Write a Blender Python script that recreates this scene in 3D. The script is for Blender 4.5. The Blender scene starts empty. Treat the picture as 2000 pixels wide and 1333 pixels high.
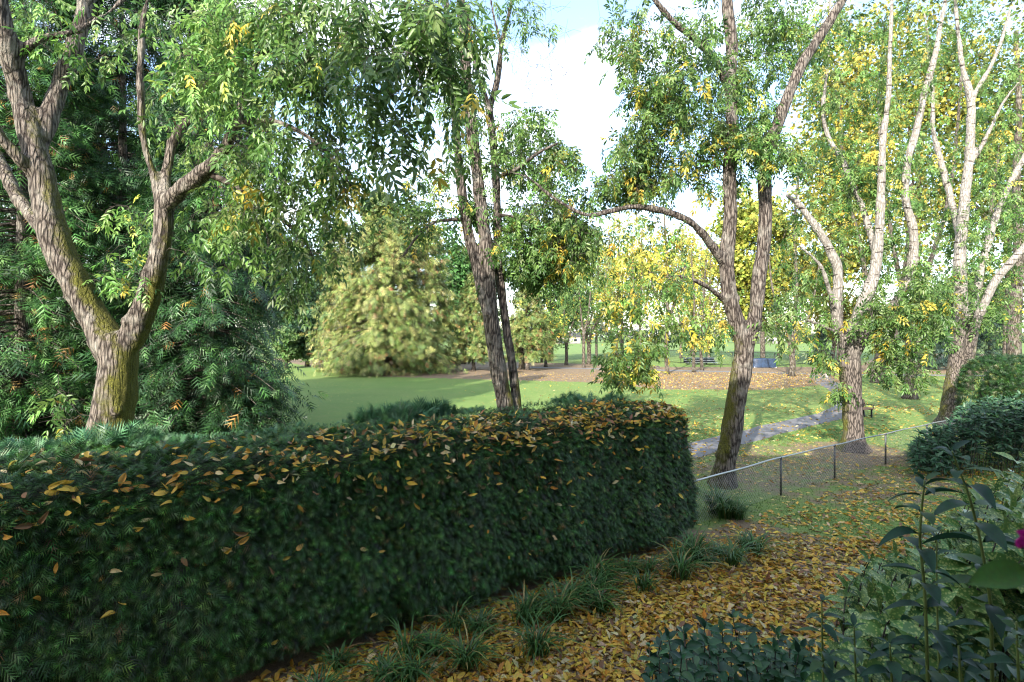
import bpy, math
import numpy as np
from mathutils import Vector, Matrix

scene = bpy.context.scene
rng = np.random.default_rng(11)
R = math.radians

# ------------------------------------------------------------------ camera, sky, sun, exposure
FPX, CH, HY = 1050.0, 4.2, 655.0          # focal length in photo pixels, eye height, horizon row
cam = bpy.data.cameras.new('camera')
cam.lens, cam.sensor_width = 36 * FPX / 2000, 36
cam.shift_y = -(666.5 - HY) / 2000
cam.clip_start, cam.clip_end = 0.05, 4000
cam.dof.use_dof, cam.dof.focus_distance, cam.dof.aperture_fstop = True, 11.0, 5.2
camo = bpy.data.objects.new('camera', cam)
camo.location, camo.rotation_euler = (0, 0, CH), (R(90), 0, 0)
scene.collection.objects.link(camo)
scene.camera = camo

SUN_EL, SUN_AZ = 28.0, 24.0               # the sun stands behind the photographer, to the left
to_sun = Vector((-math.sin(R(SUN_AZ)) * math.cos(R(SUN_EL)), -math.cos(R(SUN_AZ)) * math.cos(R(SUN_EL)), math.sin(R(SUN_EL))))
sl = bpy.data.lights.new('sun', 'SUN')
sl.energy, sl.angle, sl.color = 3.1, R(0.6), (1.0, 0.93, 0.82)
so = bpy.data.objects.new('sun', sl)
so.rotation_euler = (-to_sun).to_track_quat('-Z', 'Y').to_euler()
scene.collection.objects.link(so)

world = bpy.data.worlds.new('World')
scene.world = world
world.use_nodes = True
wn, wl = world.node_tree.nodes, world.node_tree.links
wn.clear()
w_out = wn.new('ShaderNodeOutputWorld')
w_bg = wn.new('ShaderNodeBackground')
w_bg.inputs['Strength'].default_value = 0.15
sky = wn.new('ShaderNodeTexSky')
sky.sky_type = 'NISHITA'
sky.sun_disc = False
sky.sun_elevation, sky.sun_rotation = R(SUN_EL), R(180 + SUN_AZ)
sky.air_density, sky.dust_density, sky.ozone_density = 1.0, 1.5, 1.0
tc = wn.new('ShaderNodeTexCoord')
mp = wn.new('ShaderNodeMapping')
mp.inputs['Scale'].default_value = (1.0, 1.0, 2.4)
mp.inputs['Location'].default_value = (0.3, 0.0, 0.12)
cn = wn.new('ShaderNodeTexNoise')
cn.inputs['Scale'].default_value, cn.inputs['Detail'].default_value, cn.inputs['Roughness'].default_value = 2.2, 9, 0.55
cr = wn.new('ShaderNodeValToRGB')
cr.color_ramp.elements[0].position, cr.color_ramp.elements[1].position = 0.46, 0.70
mx = wn.new('ShaderNodeMix')
mx.data_type = 'RGBA'
mx.inputs[7].default_value = (4.7, 4.7, 4.75, 1)
wl.new(tc.outputs['Generated'], mp.inputs['Vector'])
wl.new(mp.outputs['Vector'], cn.inputs['Vector'])
wl.new(cn.outputs['Fac'], cr.inputs['Fac'])
wl.new(cr.outputs['Color'], mx.inputs[0])
wl.new(sky.outputs['Color'], mx.inputs[6])
wl.new(mx.outputs[2], w_bg.inputs['Color'])
wl.new(w_bg.outputs['Background'], w_out.inputs['Surface'])

vs = scene.view_settings
vs.view_transform, vs.look, vs.gamma, vs.exposure = 'Standard', 'None', 1.0, 2.1
vs.use_curve_mapping = False
scene.render.engine = 'CYCLES'
scene.cycles.max_bounces, scene.cycles.diffuse_bounces, scene.cycles.glossy_bounces = 7, 4, 2
scene.cycles.transmission_bounces, scene.cycles.transparent_max_bounces = 4, 6
scene.cycles.sample_clamp_indirect = 6.0
scene.cycles.use_denoising = True
scene.cycles.use_adaptive_sampling = False
scene.cycles.pixel_filter_type, scene.cycles.filter_width = 'BLACKMAN_HARRIS', 1.15


# ------------------------------------------------------------------ helpers
def P(px, py, d):
    return np.array([(px - 1000) / FPX * d, d, CH - (py - HY) / FPX * d])


def G(px, py):
    d = FPX * CH / (py - HY)
    return np.array([(px - 1000) / FPX * d, d, 0.0])


def unit(a):
    return a / np.maximum(np.linalg.norm(a, axis=-1, keepdims=True), 1e-9)


def wob(p, s, seed=0.0):
    """cheap smooth noise of points, about -1 .. 1"""
    x, y, z = (np.asarray(p)[..., i] * s for i in range(3))
    a = np.sin(x * 1.7 + seed + 1.3 * np.sin(y * 1.1 + seed * 2.1)) + np.sin(y * 2.1 + 1.7 * seed + 1.1 * np.sin(z * 1.3)) \
        + np.sin(z * 1.9 + 2.9 * seed + 1.2 * np.sin(x * 0.9 + 1.0)) + 0.5 * np.sin(x * 4.1 + z * 3.3 + seed) + 0.5 * np.sin(y * 4.7 - x * 2.2 + seed)
    return a / 3.2


def mesh_np(name, V, faces, mat, cols=None, smooth=True):
    """one mesh from numpy arrays; faces is a list of (n,3) / (n,4) index arrays"""
    V = np.ascontiguousarray(V, dtype=np.float32)
    faces = [np.asarray(f, dtype=np.int32) for f in faces if len(f)]
    me = bpy.data.meshes.new(name)
    me.vertices.add(len(V))
    me.vertices.foreach_set('co', V.ravel())
    idx = np.concatenate([f.ravel() for f in faces])
    tot = np.concatenate([np.full(len(f), f.shape[1], dtype=np.int32) for f in faces])
    me.loops.add(len(idx))
    me.loops.foreach_set('vertex_index', idx)
    me.polygons.add(len(tot))
    me.polygons.foreach_set('loop_start', np.concatenate([[0], np.cumsum(tot)[:-1]]).astype(np.int32))
    me.polygons.foreach_set('loop_total', tot)
    if smooth:
        me.polygons.foreach_set('use_smooth', np.ones(len(tot), dtype=bool))
    if cols is not None:
        at = me.color_attributes.new('Col', 'FLOAT_COLOR', 'POINT')
        c4 = np.ones((len(V), 4), dtype=np.float32)
        c4[:, :cols.shape[1]] = cols
        at.data.foreach_set('color', c4.ravel())
    me.update(calc_edges=True)
    me.materials.append(mat)
    return me


def link(name, me, parent=None, kind=None, label=None):
    o = bpy.data.objects.new(name, me)
    scene.collection.objects.link(o)
    if parent is not None:
        o.parent = parent
        if parent.parent is None:
            o.matrix_parent_inverse = Matrix.Translation(-Vector(parent.location))
    if kind:
        o['kind'] = kind
    if label:
        o['label'] = label
    return o


def thing(name, label, cat, loc=(0, 0, 0), group=None):
    o = bpy.data.objects.new(name, None)
    o.location = [float(v) for v in loc]
    o.empty_display_size = 0.3
    scene.collection.objects.link(o)
    o['label'], o['category'] = label, cat
    if group:
        o['group'] = group
    return o


class MB:
    """collects shapes into one mesh"""
    def __init__(self):
        self.V, self.T, self.Q, self.C, self.n = [], [], [], [], 0

    def add(self, V, T=None, Q=None, C=None):
        V = np.asarray(V, dtype=float)
        self.V.append(V)
        if T is not None and len(T):
            self.T.append(np.asarray(T) + self.n)
        if Q is not None and len(Q):
            self.Q.append(np.asarray(Q) + self.n)
        if C is None:
            C = np.ones((len(V), 3))
        C = np.asarray(C, dtype=float)
        if C.ndim == 1:
            C = np.tile(C, (len(V), 1))
        self.C.append(C)
        self.n += len(V)

    def mesh(self, name, mat, smooth=True):
        f = []
        if self.T:
            f.append(np.concatenate(self.T))
        if self.Q:
            f.append(np.concatenate(self.Q))
        return mesh_np(name, np.concatenate(self.V), f, mat, np.concatenate(self.C), smooth)

    def build(self, name, mat, parent=None, kind=None, label=None, smooth=True):
        return link(name, self.mesh(name, mat, smooth), parent, kind, label)

    def box(self, c, s, rot=None, C=None, bevel=0.0):
        """box of size s round c, its edges chamfered by bevel"""
        h = np.asarray(s, float) / 2
        if bevel <= 0:
            bevel = 0.12 * h.min()
        pts = []
        for sx in (-1, 1):
            for sy in (-1, 1):
                for sz in (-1, 1):
                    sg = np.array([sx, sy, sz])
                    for k in range(3):
                        q = h - bevel
                        q[k] = h[k]
                        pts.append(sg * q)
        V = np.array(pts)
        vid = lambda sx, sy, sz, k: (((sx > 0) * 2 + (sy > 0)) * 2 + (sz > 0)) * 3 + k
        Q, T = [], []
        for k in range(3):
            a, b = [i for i in range(3) if i != k]
            for s_ in (-1, 1):
                loop = []
                for (u, v) in ((-1, -1), (1, -1), (1, 1), (-1, 1)):
                    sg = [0, 0, 0]
                    sg[k], sg[a], sg[b] = s_, u, v
                    loop.append(vid(*sg, k))
                Q.append(loop if (s_ > 0) != (k == 1) else loop[::-1])
        for k in range(3):                       # edge chamfers along axis k
            a, b = [i for i in range(3) if i != k]
            for u in (-1, 1):
                for v in (-1, 1):
                    s0, s1 = [0, 0, 0], [0, 0, 0]
                    s0[k], s0[a], s0[b] = -1, u, v
                    s1[k], s1[a], s1[b] = 1, u, v
                    Q.append([vid(*s0, a), vid(*s1, a), vid(*s1, b), vid(*s0, b)])
        for sx in (-1, 1):
            for sy in (-1, 1):
                for sz in (-1, 1):
                    T.append([vid(sx, sy, sz, 0), vid(sx, sy, sz, 1), vid(sx, sy, sz, 2)])
        if rot is not None:
            V = V @ np.asarray(rot).T
        self.add(V + np.asarray(c, float), T, Q, C)

    def tube(self, pts, rad, sides=8, cap=True, C=None, lobes=None):
        V, Q, T = tube(pts, rad, sides, cap, lobes)
        self.add(V, T, Q, C)


def rotz(a):
    c, s = math.cos(a), math.sin(a)
    return np.array([[c, -s, 0], [s, c, 0], [0, 0, 1]])


def smooth_path(pts, rad, step):
    """Catmull-Rom resampling of a limb"""
    pts, rad = np.asarray(pts, float), np.asarray(rad, float)
    if len(pts) < 3:
        n = max(2, int(np.linalg.norm(pts[-1] - pts[0]) / step) + 1)
        t = np.linspace(0, 1, n)[:, None]
        return pts[0] * (1 - t) + pts[-1] * t, np.interp(t[:, 0], [0, 1], [rad[0], rad[-1]])
    ext = np.vstack([2 * pts[0] - pts[1], pts, 2 * pts[-1] - pts[-2]])
    op, orad = [], []
    for i in range(len(pts) - 1):
        p0, p1, p2, p3 = ext[i:i + 4]
        n = max(1, int(round(np.linalg.norm(p2 - p1) / step)))
        t = (np.arange(n) / n)[:, None]
        op.append(0.5 * (2 * p1 + (p2 - p0) * t + (2 * p0 - 5 * p1 + 4 * p2 - p3) * t ** 2 + (3 * p1 - p0 - 3 * p2 + p3) * t ** 3))
        orad.append(rad[i] * (1 - t[:, 0]) + rad[i + 1] * t[:, 0])
    op.append(pts[-1:])
    orad.append(rad[-1:])
    return np.vstack(op), np.concatenate(orad)


def tube(pts, rad, sides=8, cap=True, lobes=None):
    pts = np.asarray(pts, float)
    rad = np.broadcast_to(np.asarray(rad, float), (len(pts),))
    tan = unit(np.gradient(pts, axis=0))
    ref = np.array([0.31, 0.87, 0.2]) if abs(tan[0][2]) > 0.6 else np.array([0.1, 0.15, 1.0])
    a = np.arange(sides) / sides * 2 * np.pi
    u = ref - tan[0] * (ref @ tan[0])
    u /= np.linalg.norm(u)
    rings = []
    for i in range(len(pts)):
        u = u - tan[i] * (u @ tan[i])
        u /= np.linalg.norm(u)
        v = np.cross(tan[i], u)
        r = rad[i] * np.ones(sides)
        if lobes is not None:
            r = r * (1 + lobes[i] * (np.abs(np.cos(a * 2.5 + 0.4)) - 0.3))
        rings.append(pts[i] + (np.cos(a) * r)[:, None] * u + (np.sin(a) * r)[:, None] * v)
    V = np.vstack(rings)
    n = len(pts)
    i, j = np.meshgrid(np.arange(n - 1), np.arange(sides), indexing='ij')
    j2 = (j + 1) % sides
    Q = np.stack([i * sides + j, i * sides + j2, (i + 1) * sides + j2, (i + 1) * sides + j], -1).reshape(-1, 4)
    T = np.zeros((0, 3), int)
    if cap:
        V = np.vstack([V, pts[0], pts[-1]])
        k = np.arange(sides)
        k2 = (k + 1) % sides
        T = np.vstack([np.stack([np.full(sides, n * sides), k2, k], -1),
                       np.stack([np.full(sides, n * sides + 1), (n - 1) * sides + k, (n - 1) * sides + k2], -1)])
    return V, Q, T


# ---- leaves
LEAF2 = (np.array([[0, 0, 0], [.42, -.5, .07], [1, 0, -.12], [.42, .5, .07]]), np.array([[0, 1, 2], [0, 2, 3]]))
LEAF4 = (np.array([[0, 0, 0], [.25, -.42, .05], [.62, -.40, .03], [1, 0, -.16], [.62, .40, .03], [.25, .42, .05], [.5, 0, -.02]]),
         np.array([[0, 1, 6], [1, 2, 6], [2, 3, 6], [6, 3, 4], [6, 4, 5], [6, 5, 0]]))


def _big_leaf(nu=7, fold=.10, droop=.35, wave=.012):
    V, T = [], []
    for i in range(nu + 1):
        t = i / nu
        w = math.sin(math.pi * min(1, t) ** 0.82) ** 0.85 * .5 if 0 < t < 1 else 0.0
        z = -droop * t * t + .08 * t
        V += [[t, -w, z + fold * w * 2 + wave * math.sin(7 * t)], [t, 0, z], [t, w, z + fold * w * 2 - wave * math.sin(6 * t)]]
    for i in range(nu):
        for k in range(2):
            a, b, c, d = 3 * i + k, 3 * i + k + 1, 3 * i + k + 4, 3 * i + k + 3
            T += [[a, b, c], [a, c, d]]
    return np.array(V, float), np.array(T)


BIG = _big_leaf()


def _cedar(pairs=5, curve=.28, wd=.15):
    V, T = [], []
    def tri(a, b, c):
        k = len(V)
        for (u, v) in (a, b, c):
            V.append([u, v, -curve * u * u - .12 * abs(v)])
        T.append([k, k + 1, k + 2])
    for i in range(pairs):
        t = .06 + .78 * i / pairs
        l = (.62 - .42 * abs(t - .28) - .25 * t)
        for s in (-1, 1):
            tri((t, 0), (t + wd, 0), (t + .16 + .62 * l, s * l))
    tri((.7, -.05), (.7, .05), (1, 0))
    return np.array(V), np.array(T)


CED6, CED5, CED4, CED3 = _cedar(4, .40, .11), _cedar(5, .35, .12), _cedar(4, .32, .13), _cedar(3, .28, .13)


def leaves(mb, pos, axis, nrm, L, W, col, tmpl, shade_tip=None):
    """leaf shapes of template tmpl at many places at once"""
    n = len(pos)
    if n == 0:
        return
    TV, TF = tmpl
    axis = unit(axis)
    nrm = unit(nrm - axis * np.sum(nrm * axis, -1, keepdims=True))
    side = np.cross(nrm, axis)
    L = np.broadcast_to(np.asarray(L, float), (n,))
    W = np.broadcast_to(np.asarray(W, float), (n,))
    V = pos[:, None, :] + (L[:, None] * TV[None, :, 0])[..., None] * axis[:, None, :] \
        + (W[:, None] * TV[None, :, 1])[..., None] * side[:, None, :] + (L[:, None] * TV[None, :, 2])[..., None] * nrm[:, None, :]
    k = len(TV)
    T = (TF[None] + (np.arange(n) * k)[:, None, None]).reshape(-1, 3)
    C = np.repeat(col, k, axis=0)
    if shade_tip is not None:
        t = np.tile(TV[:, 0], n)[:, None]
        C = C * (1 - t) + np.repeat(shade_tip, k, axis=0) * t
    mb.add(V.reshape(-1, 3), T, None, C)


def rdir(n):
    return unit(rng.normal(size=(n, 3)))


def pal(n, colors, weights=None, jit=.18):
    """n colours picked from a palette with a little spread in brightness"""
    colors = np.asarray(colors, float)
    w = None if weights is None else np.asarray(weights, float) / np.sum(weights)
    c = colors[rng.choice(len(colors), n, p=w)]
    return np.clip(c * (1 + rng.normal(0, jit, (n, 1))) * (1 + rng.normal(0, jit * .35, (n, 3))), .004, .9)


# ------------------------------------------------------------------ materials
def new_mat(name):
    m = bpy.data.materials.new(name)
    m.use_nodes = True
    m.node_tree.nodes.clear()
    return m, m.node_tree.nodes, m.node_tree.links


def leaf_mat(name, rough=.42, spec=.45, trans=.3, spots=0, veins=False):
    m, n, l = new_mat(name)
    out = n.new('ShaderNodeOutputMaterial')
    at = n.new('ShaderNodeAttribute')
    at.attribute_name = 'Col'
    col = at.outputs['Color']
    if spots:
        tco = n.new('ShaderNodeTexCoord')
        vo = n.new('ShaderNodeTexVoronoi')
        vo.inputs['Scale'].default_value = spots
        no = n.new('ShaderNodeTexNoise')
        no.inputs['Scale'].default_value, no.inputs['Detail'].default_value = spots * .3, 4
        ad = n.new('ShaderNodeMath')
        ad.operation = 'MULTIPLY'
        rp = n.new('ShaderNodeValToRGB')
        rp.color_ramp.elements[0].position, rp.color_ramp.elements[1].position = .13, .24
        rp.color_ramp.elements[0].color, rp.color_ramp.elements[1].color = (1, 1, 1, 1), (0, 0, 0, 1)
        mxs = n.new('ShaderNodeMix')
        mxs.data_type = 'RGBA'
        mxs.inputs[7].default_value = (.34, .40, .13, 1)
        l.new(tco.outputs['Object'], vo.inputs['Vector'])
        l.new(tco.outputs['Object'], no.inputs['Vector'])
        l.new(vo.outputs['Distance'], ad.inputs[0])
        l.new(no.outputs['Fac'], ad.inputs[1])
        l.new(ad.outputs[0], rp.inputs['Fac'])
        l.new(rp.outputs['Color'], mxs.inputs[0])
        l.new(col, mxs.inputs[6])
        col = mxs.outputs[2]
    if veins:
        geo = n.new('ShaderNodeTexCoord')
        no = n.new('ShaderNodeTexNoise')
        no.inputs['Scale'].default_value, no.inputs['Detail'].default_value = 18, 5
        mxv = n.new('ShaderNodeMix')
        mxv.data_type, mxv.blend_type = 'RGBA', 'MULTIPLY'
        mxv.inputs[0].default_value = .55
        l.new(geo.outputs['Object'], no.inputs['Vector'])
        l.new(col, mxv.inputs[6])
        l.new(no.outputs['Color'], mxv.inputs[7])
        col = mxv.outputs[2]
    p = n.new('ShaderNodeBsdfPrincipled')
    p.inputs['Roughness'].default_value = rough
    p.inputs['Specular IOR Level'].default_value = spec
    l.new(col, p.inputs['Base Color'])
    t = n.new('ShaderNodeBsdfTranslucent')
    l.new(col, t.inputs['Color'])
    ms = n.new('ShaderNodeMixShader')
    ms.inputs[0].default_value = trans
    l.new(p.outputs[0], ms.inputs[1])
    l.new(t.outputs[0], ms.inputs[2])
    l.new(ms.outputs[0], out.inputs['Surface'])
    return m


M_LEAF = leaf_mat('ash_leaf', .40, .42, .42)
M_FAR = leaf_mat('distant_leaf', .6, .3, .3)
M_CEDAR = leaf_mat('cedar_spray', .5, .4, .15)
M_FALL = leaf_mat('fallen_leaf', .55, .35, .2, veins=True)
M_GRASS = leaf_mat('grass_blade', .45, .4, .3)
M_AUCUBA = leaf_mat('spotted_leaf', .38, .4, .15, spots=62)
M_AUCUBA_LEAF = leaf_mat('spotted_leaf_large', .42, .25, .15, spots=12)
M_GLOSSY = leaf_mat('glossy_leaf', .36, .25, .12, veins=True)
M_TALL = leaf_mat('matt_blue_leaf', .5, .2, .2, veins=True)
M_PETAL = leaf_mat('petal', .5, .3, .4)


def bark_mat(name, dark, light, scale=(16, 16, 3.2), scars=False, lichen=.25, bump=.9, cell=.62):
    m, n, l = new_mat(name)
    out = n.new('ShaderNodeOutputMaterial')
    p = n.new('ShaderNodeBsdfPrincipled')
    p.inputs['Roughness'].default_value = .88
    p.inputs['Specular IOR Level'].default_value = .2
    geo = n.new('ShaderNodeTexCoord')
    mpn = n.new('ShaderNodeMapping')
    mpn.inputs['Scale'].default_value = scale
    l.new(geo.outputs['Object'], mpn.inputs['Vector'])
    n1 = n.new('ShaderNodeTexNoise')
    n1.inputs['Scale'].default_value, n1.inputs['Detail'].default_value = 1.0, 7
    n1.inputs['Roughness'].default_value, n1.inputs['Distortion'].default_value = .62, .5
    l.new(mpn.outputs['Vector'], n1.inputs['Vector'])
    dn = n.new('ShaderNodeMix')
    dn.data_type = 'VECTOR'
    dn.inputs[0].default_value = .35
    l.new(mpn.outputs['Vector'], dn.inputs[4])
    l.new(n1.outputs['Color'], dn.inputs[5])
    vf = n.new('ShaderNodeTexVoronoi')
    vf.feature = 'DISTANCE_TO_EDGE'
    vf.inputs['Scale'].default_value = cell
    l.new(dn.outputs[1], vf.inputs['Vector'])
    fr = n.new('ShaderNodeMapRange')
    fr.inputs['From Max'].default_value = .22
    l.new(vf.outputs['Distance'], fr.inputs['Value'])
    hm = n.new('ShaderNodeMath')
    hm.operation = 'MULTIPLY_ADD'
    hm.inputs[1].default_value = .30
    l.new(fr.outputs[0], hm.inputs[0])
    hs_ = n.new('ShaderNodeMath')
    hs_.operation = 'MULTIPLY'
    hs_.inputs[1].default_value = .70
    l.new(n1.outputs['Fac'], hs_.inputs[0])
    l.new(hs_.outputs[0], hm.inputs[2])
    rp = n.new('ShaderNodeValToRGB')
    rp.color_ramp.elements[0].position, rp.color_ramp.elements[1].position = .38, .68
    rp.color_ramp.elements[0].color, rp.color_ramp.elements[1].color = (*dark, 1), (*light, 1)
    l.new(hm.outputs[0], rp.inputs['Fac'])
    col = rp.outputs['Color']
    height = hm.outputs[0]
    # pale lichen patches
    n2 = n.new('ShaderNodeTexNoise')
    n2.inputs['Scale'].default_value, n2.inputs['Detail'].default_value = 3.4, 6
    l.new(geo.outputs['Object'], n2.inputs['Vector'])
    r2 = n.new('ShaderNodeValToRGB')
    r2.color_ramp.elements[0].position, r2.color_ramp.elements[1].position = .52, .66
    r2.color_ramp.elements[0].color = (0, 0, 0, 1)
    r2.color_ramp.elements[1].color = (lichen * 2, lichen * 2, lichen * 2, 1)
    l.new(n2.outputs['Fac'], r2.inputs['Fac'])
    mx1 = n.new('ShaderNodeMix')
    mx1.data_type = 'RGBA'
    mx1.inputs[7].default_value = (.34, .32, .28, 1)
    l.new(r2.outputs['Color'], mx1.inputs[0])
    l.new(col, mx1.inputs[6])
    col = mx1.outputs[2]
    if scars:                                    # furrowed brown at the foot, dark cross-bands on the smooth pale bark above
        atg = n.new('ShaderNodeAttribute')
        atg.attribute_name = 'Col'
        spg = n.new('ShaderNodeSeparateColor')
        l.new(atg.outputs['Color'], spg.inputs[0])
        rpd = n.new('ShaderNodeValToRGB')
        rpd.color_ramp.elements[0].position, rpd.color_ramp.elements[1].position = .42, .60
        rpd.color_ramp.elements[0].color, rpd.color_ramp.elements[1].color = (.035, .03, .027, 1), (.165, .14, .122, 1)
        l.new(hm.outputs[0], rpd.inputs['Fac'])
        mxg = n.new('ShaderNodeMix')
        mxg.data_type = 'RGBA'
        l.new(spg.outputs[1], mxg.inputs[0])
        l.new(rpd.outputs['Color'], mxg.inputs[6])
        l.new(col, mxg.inputs[7])
        col = mxg.outputs[2]
        mp2 = n.new('ShaderNodeMapping')
        mp2.inputs['Scale'].default_value = (2.6, 2.6, 13)
        l.new(geo.outputs['Object'], mp2.inputs['Vector'])
        n3 = n.new('ShaderNodeTexNoise')
        n3.inputs['Scale'].default_value, n3.inputs['Detail'].default_value = .9, 4
        l.new(mp2.outputs['Vector'], n3.inputs['Vector'])
        r3 = n.new('ShaderNodeValToRGB')
        r3.color_ramp.elements[0].position, r3.color_ramp.elements[1].position = .33, .41
        r3.color_ramp.elements[0].color, r3.color_ramp.elements[1].color = (.13, .11, .10, 1), (1, 1, 1, 1)
        l.new(n3.outputs['Fac'], r3.inputs['Fac'])
        mx2 = n.new('ShaderNodeMix')
        mx2.data_type, mx2.blend_type = 'RGBA', 'MULTIPLY'
        l.new(spg.outputs[1], mx2.inputs[0])
        l.new(col, mx2.inputs[6])
        l.new(r3.outputs['Color'], mx2.inputs[7])
        col = mx2.outputs[2]
    # moss where the vertex attribute says so, its edge broken up
    at = n.new('ShaderNodeAttribute')
    at.attribute_name = 'Col'
    sp = n.new('ShaderNodeSeparateColor')
    l.new(at.outputs['Color'], sp.inputs[0])
    n4 = n.new('ShaderNodeTexNoise')
    n4.inputs['Scale'].default_value, n4.inputs['Detail'].default_value = 7, 9
    n4.inputs['Roughness'].default_value = .7
    l.new(geo.outputs['Object'], n4.inputs['Vector'])
    ad = n.new('ShaderNodeMath')
    l.new(sp.outputs[0], ad.inputs[0])
    l.new(n4.outputs['Fac'], ad.inputs[1])
    r4 = n.new('ShaderNodeValToRGB')
    r4.color_ramp.elements[0].position, r4.color_ramp.elements[1].position = .62, .92
    dv = n.new('ShaderNodeMath')
    dv.operation = 'MULTIPLY'
    dv.inputs[1].default_value = .85
    l.new(ad.outputs[0], dv.inputs[0])
    l.new(dv.outputs[0], r4.inputs['Fac'])
    n5 = n.new('ShaderNodeTexNoise')
    n5.inputs['Scale'].default_value, n5.inputs['Detail'].default_value = 60, 3
    l.new(geo.outputs['Object'], n5.inputs['Vector'])
    r5 = n.new('ShaderNodeValToRGB')
    r5.color_ramp.elements[0].color, r5.color_ramp.elements[1].color = (.032, .034, .009, 1), (.14, .140, .024, 1)
    r5.color_ramp.elements[0].position, r5.color_ramp.elements[1].position = .3, .7
    l.new(n5.outputs['Fac'], r5.inputs['Fac'])
    mx3 = n.new('ShaderNodeMix')
    mx3.data_type = 'RGBA'
    l.new(r4.outputs['Color'], mx3.inputs[0])
    l.new(col, mx3.inputs[6])
    l.new(r5.outputs['Color'], mx3.inputs[7])
    l.new(mx3.outputs[2], p.inputs['Base Color'])
    bp = n.new('ShaderNodeBump')
    bp.inputs['Strength'].default_value, bp.inputs['Distance'].default_value = bump, .09
    l.new(height, bp.inputs['Height'])
    l.new(bp.outputs[0], p.inputs['Normal'])
    l.new(p.outputs[0], out.inputs['Surface'])
    return m


M_BARK = bark_mat('grey_furrowed_bark', (.028, .022, .019), (.185, .158, .136), (36, 36, 6.5), lichen=.22, bump=1.0)
M_BARKP = bark_mat('pale_scarred_bark', (.16, .145, .13), (.33, .31, .28), (36, 36, 7.5), True, .15, .7)
M_BARKD = bark_mat('dark_bark', (.03, .024, .02), (.13, .11, .095), (14, 14, 4), False, .12, .8)
M_TWIG = bark_mat('twig_bark', (.022, .018, .015), (.085, .07, .06), (20, 20, 20), False, .06, .2)


def plain(name, col, rough=.6, metal=0.0, noise=0.0, scale=20, bump=0.0):
    m, n, l = new_mat(name)
    out = n.new('ShaderNodeOutputMaterial')
    p = n.new('ShaderNodeBsdfPrincipled')
    p.inputs['Roughness'].default_value, p.inputs['Metallic'].default_value = rough, metal
    tco = n.new('ShaderNodeTexCoord')
    no = n.new('ShaderNodeTexNoise')
    no.inputs['Scale'].default_value, no.inputs['Detail'].default_value = scale, 6
    l.new(tco.outputs['Object'], no.inputs['Vector'])
    rp = n.new('ShaderNodeValToRGB')
    rp.color_ramp.elements[0].position, rp.color_ramp.elements[1].position = .3, .7
    rp.color_ramp.elements[0].color = (*[c * (1 - noise) for c in col], 1)
    rp.color_ramp.elements[1].color = (*[min(1, c * (1 + noise)) for c in col], 1)
    l.new(no.outputs['Fac'], rp.inputs['Fac'])
    l.new(rp.outputs['Color'], p.inputs['Base Color'])
    if bump:
        b = n.new('ShaderNodeBump')
        b.inputs['Strength'].default_value, b.inputs['Distance'].default_value = bump, .01
        l.new(no.outputs['Fac'], b.inputs['Height'])
        l.new(b.outputs[0], p.inputs['Normal'])
    l.new(p.outputs[0], out.inputs['Surface'])
    return m


M_GALV = plain('galvanised_steel', (.42, .43, .44), .42, .8, .2, 40)
M_POST = plain('dark_steel_post', (.07, .075, .08), .5, .3, .2, 30)
M_WOOD = plain('bench_wood', (.26, .13, .06), .6, 0, .35, 25, .4)
M_IRON = plain('cast_iron', (.02, .02, .022), .5, .5, .2, 30)
M_TARP = plain('blue_tarpaulin', (.013, .03, .066), .55, 0, .35, 3, .3)
M_ALU = plain('aluminium_plank', (.55, .56, .57), .4, .7, .1, 10)
M_CORE = plain('hedge_twigs', (.022, .022, .014), .9, 0, .6, 30, .5)
M_SIDING = plain('house_siding', (.36, .34, .30), .7, 0, .08, 8)
M_ROOF = plain('roof_shingle', (.07, .07, .075), .85, 0, .3, 6)
M_GLASS = plain('window_glass', (.03, .035, .04), .06, 0, .1, 1)
M_TRIM = plain('white_trim', (.75, .75, .73), .5, 0, .05, 5)
M_CLOTH = plain('dark_cloth', (.012, .014, .022), .8, 0, .3, 30)
M_SKIN = plain('skin', (.42, .26, .19), .55, 0, .1, 10)
M_HAIR = plain('dark_hair', (.03, .02, .015), .6, 0, .3, 50)
M_FUR = plain('pale_fur', (.62, .56, .48), .9, 0, .3, 25, .6)


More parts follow.
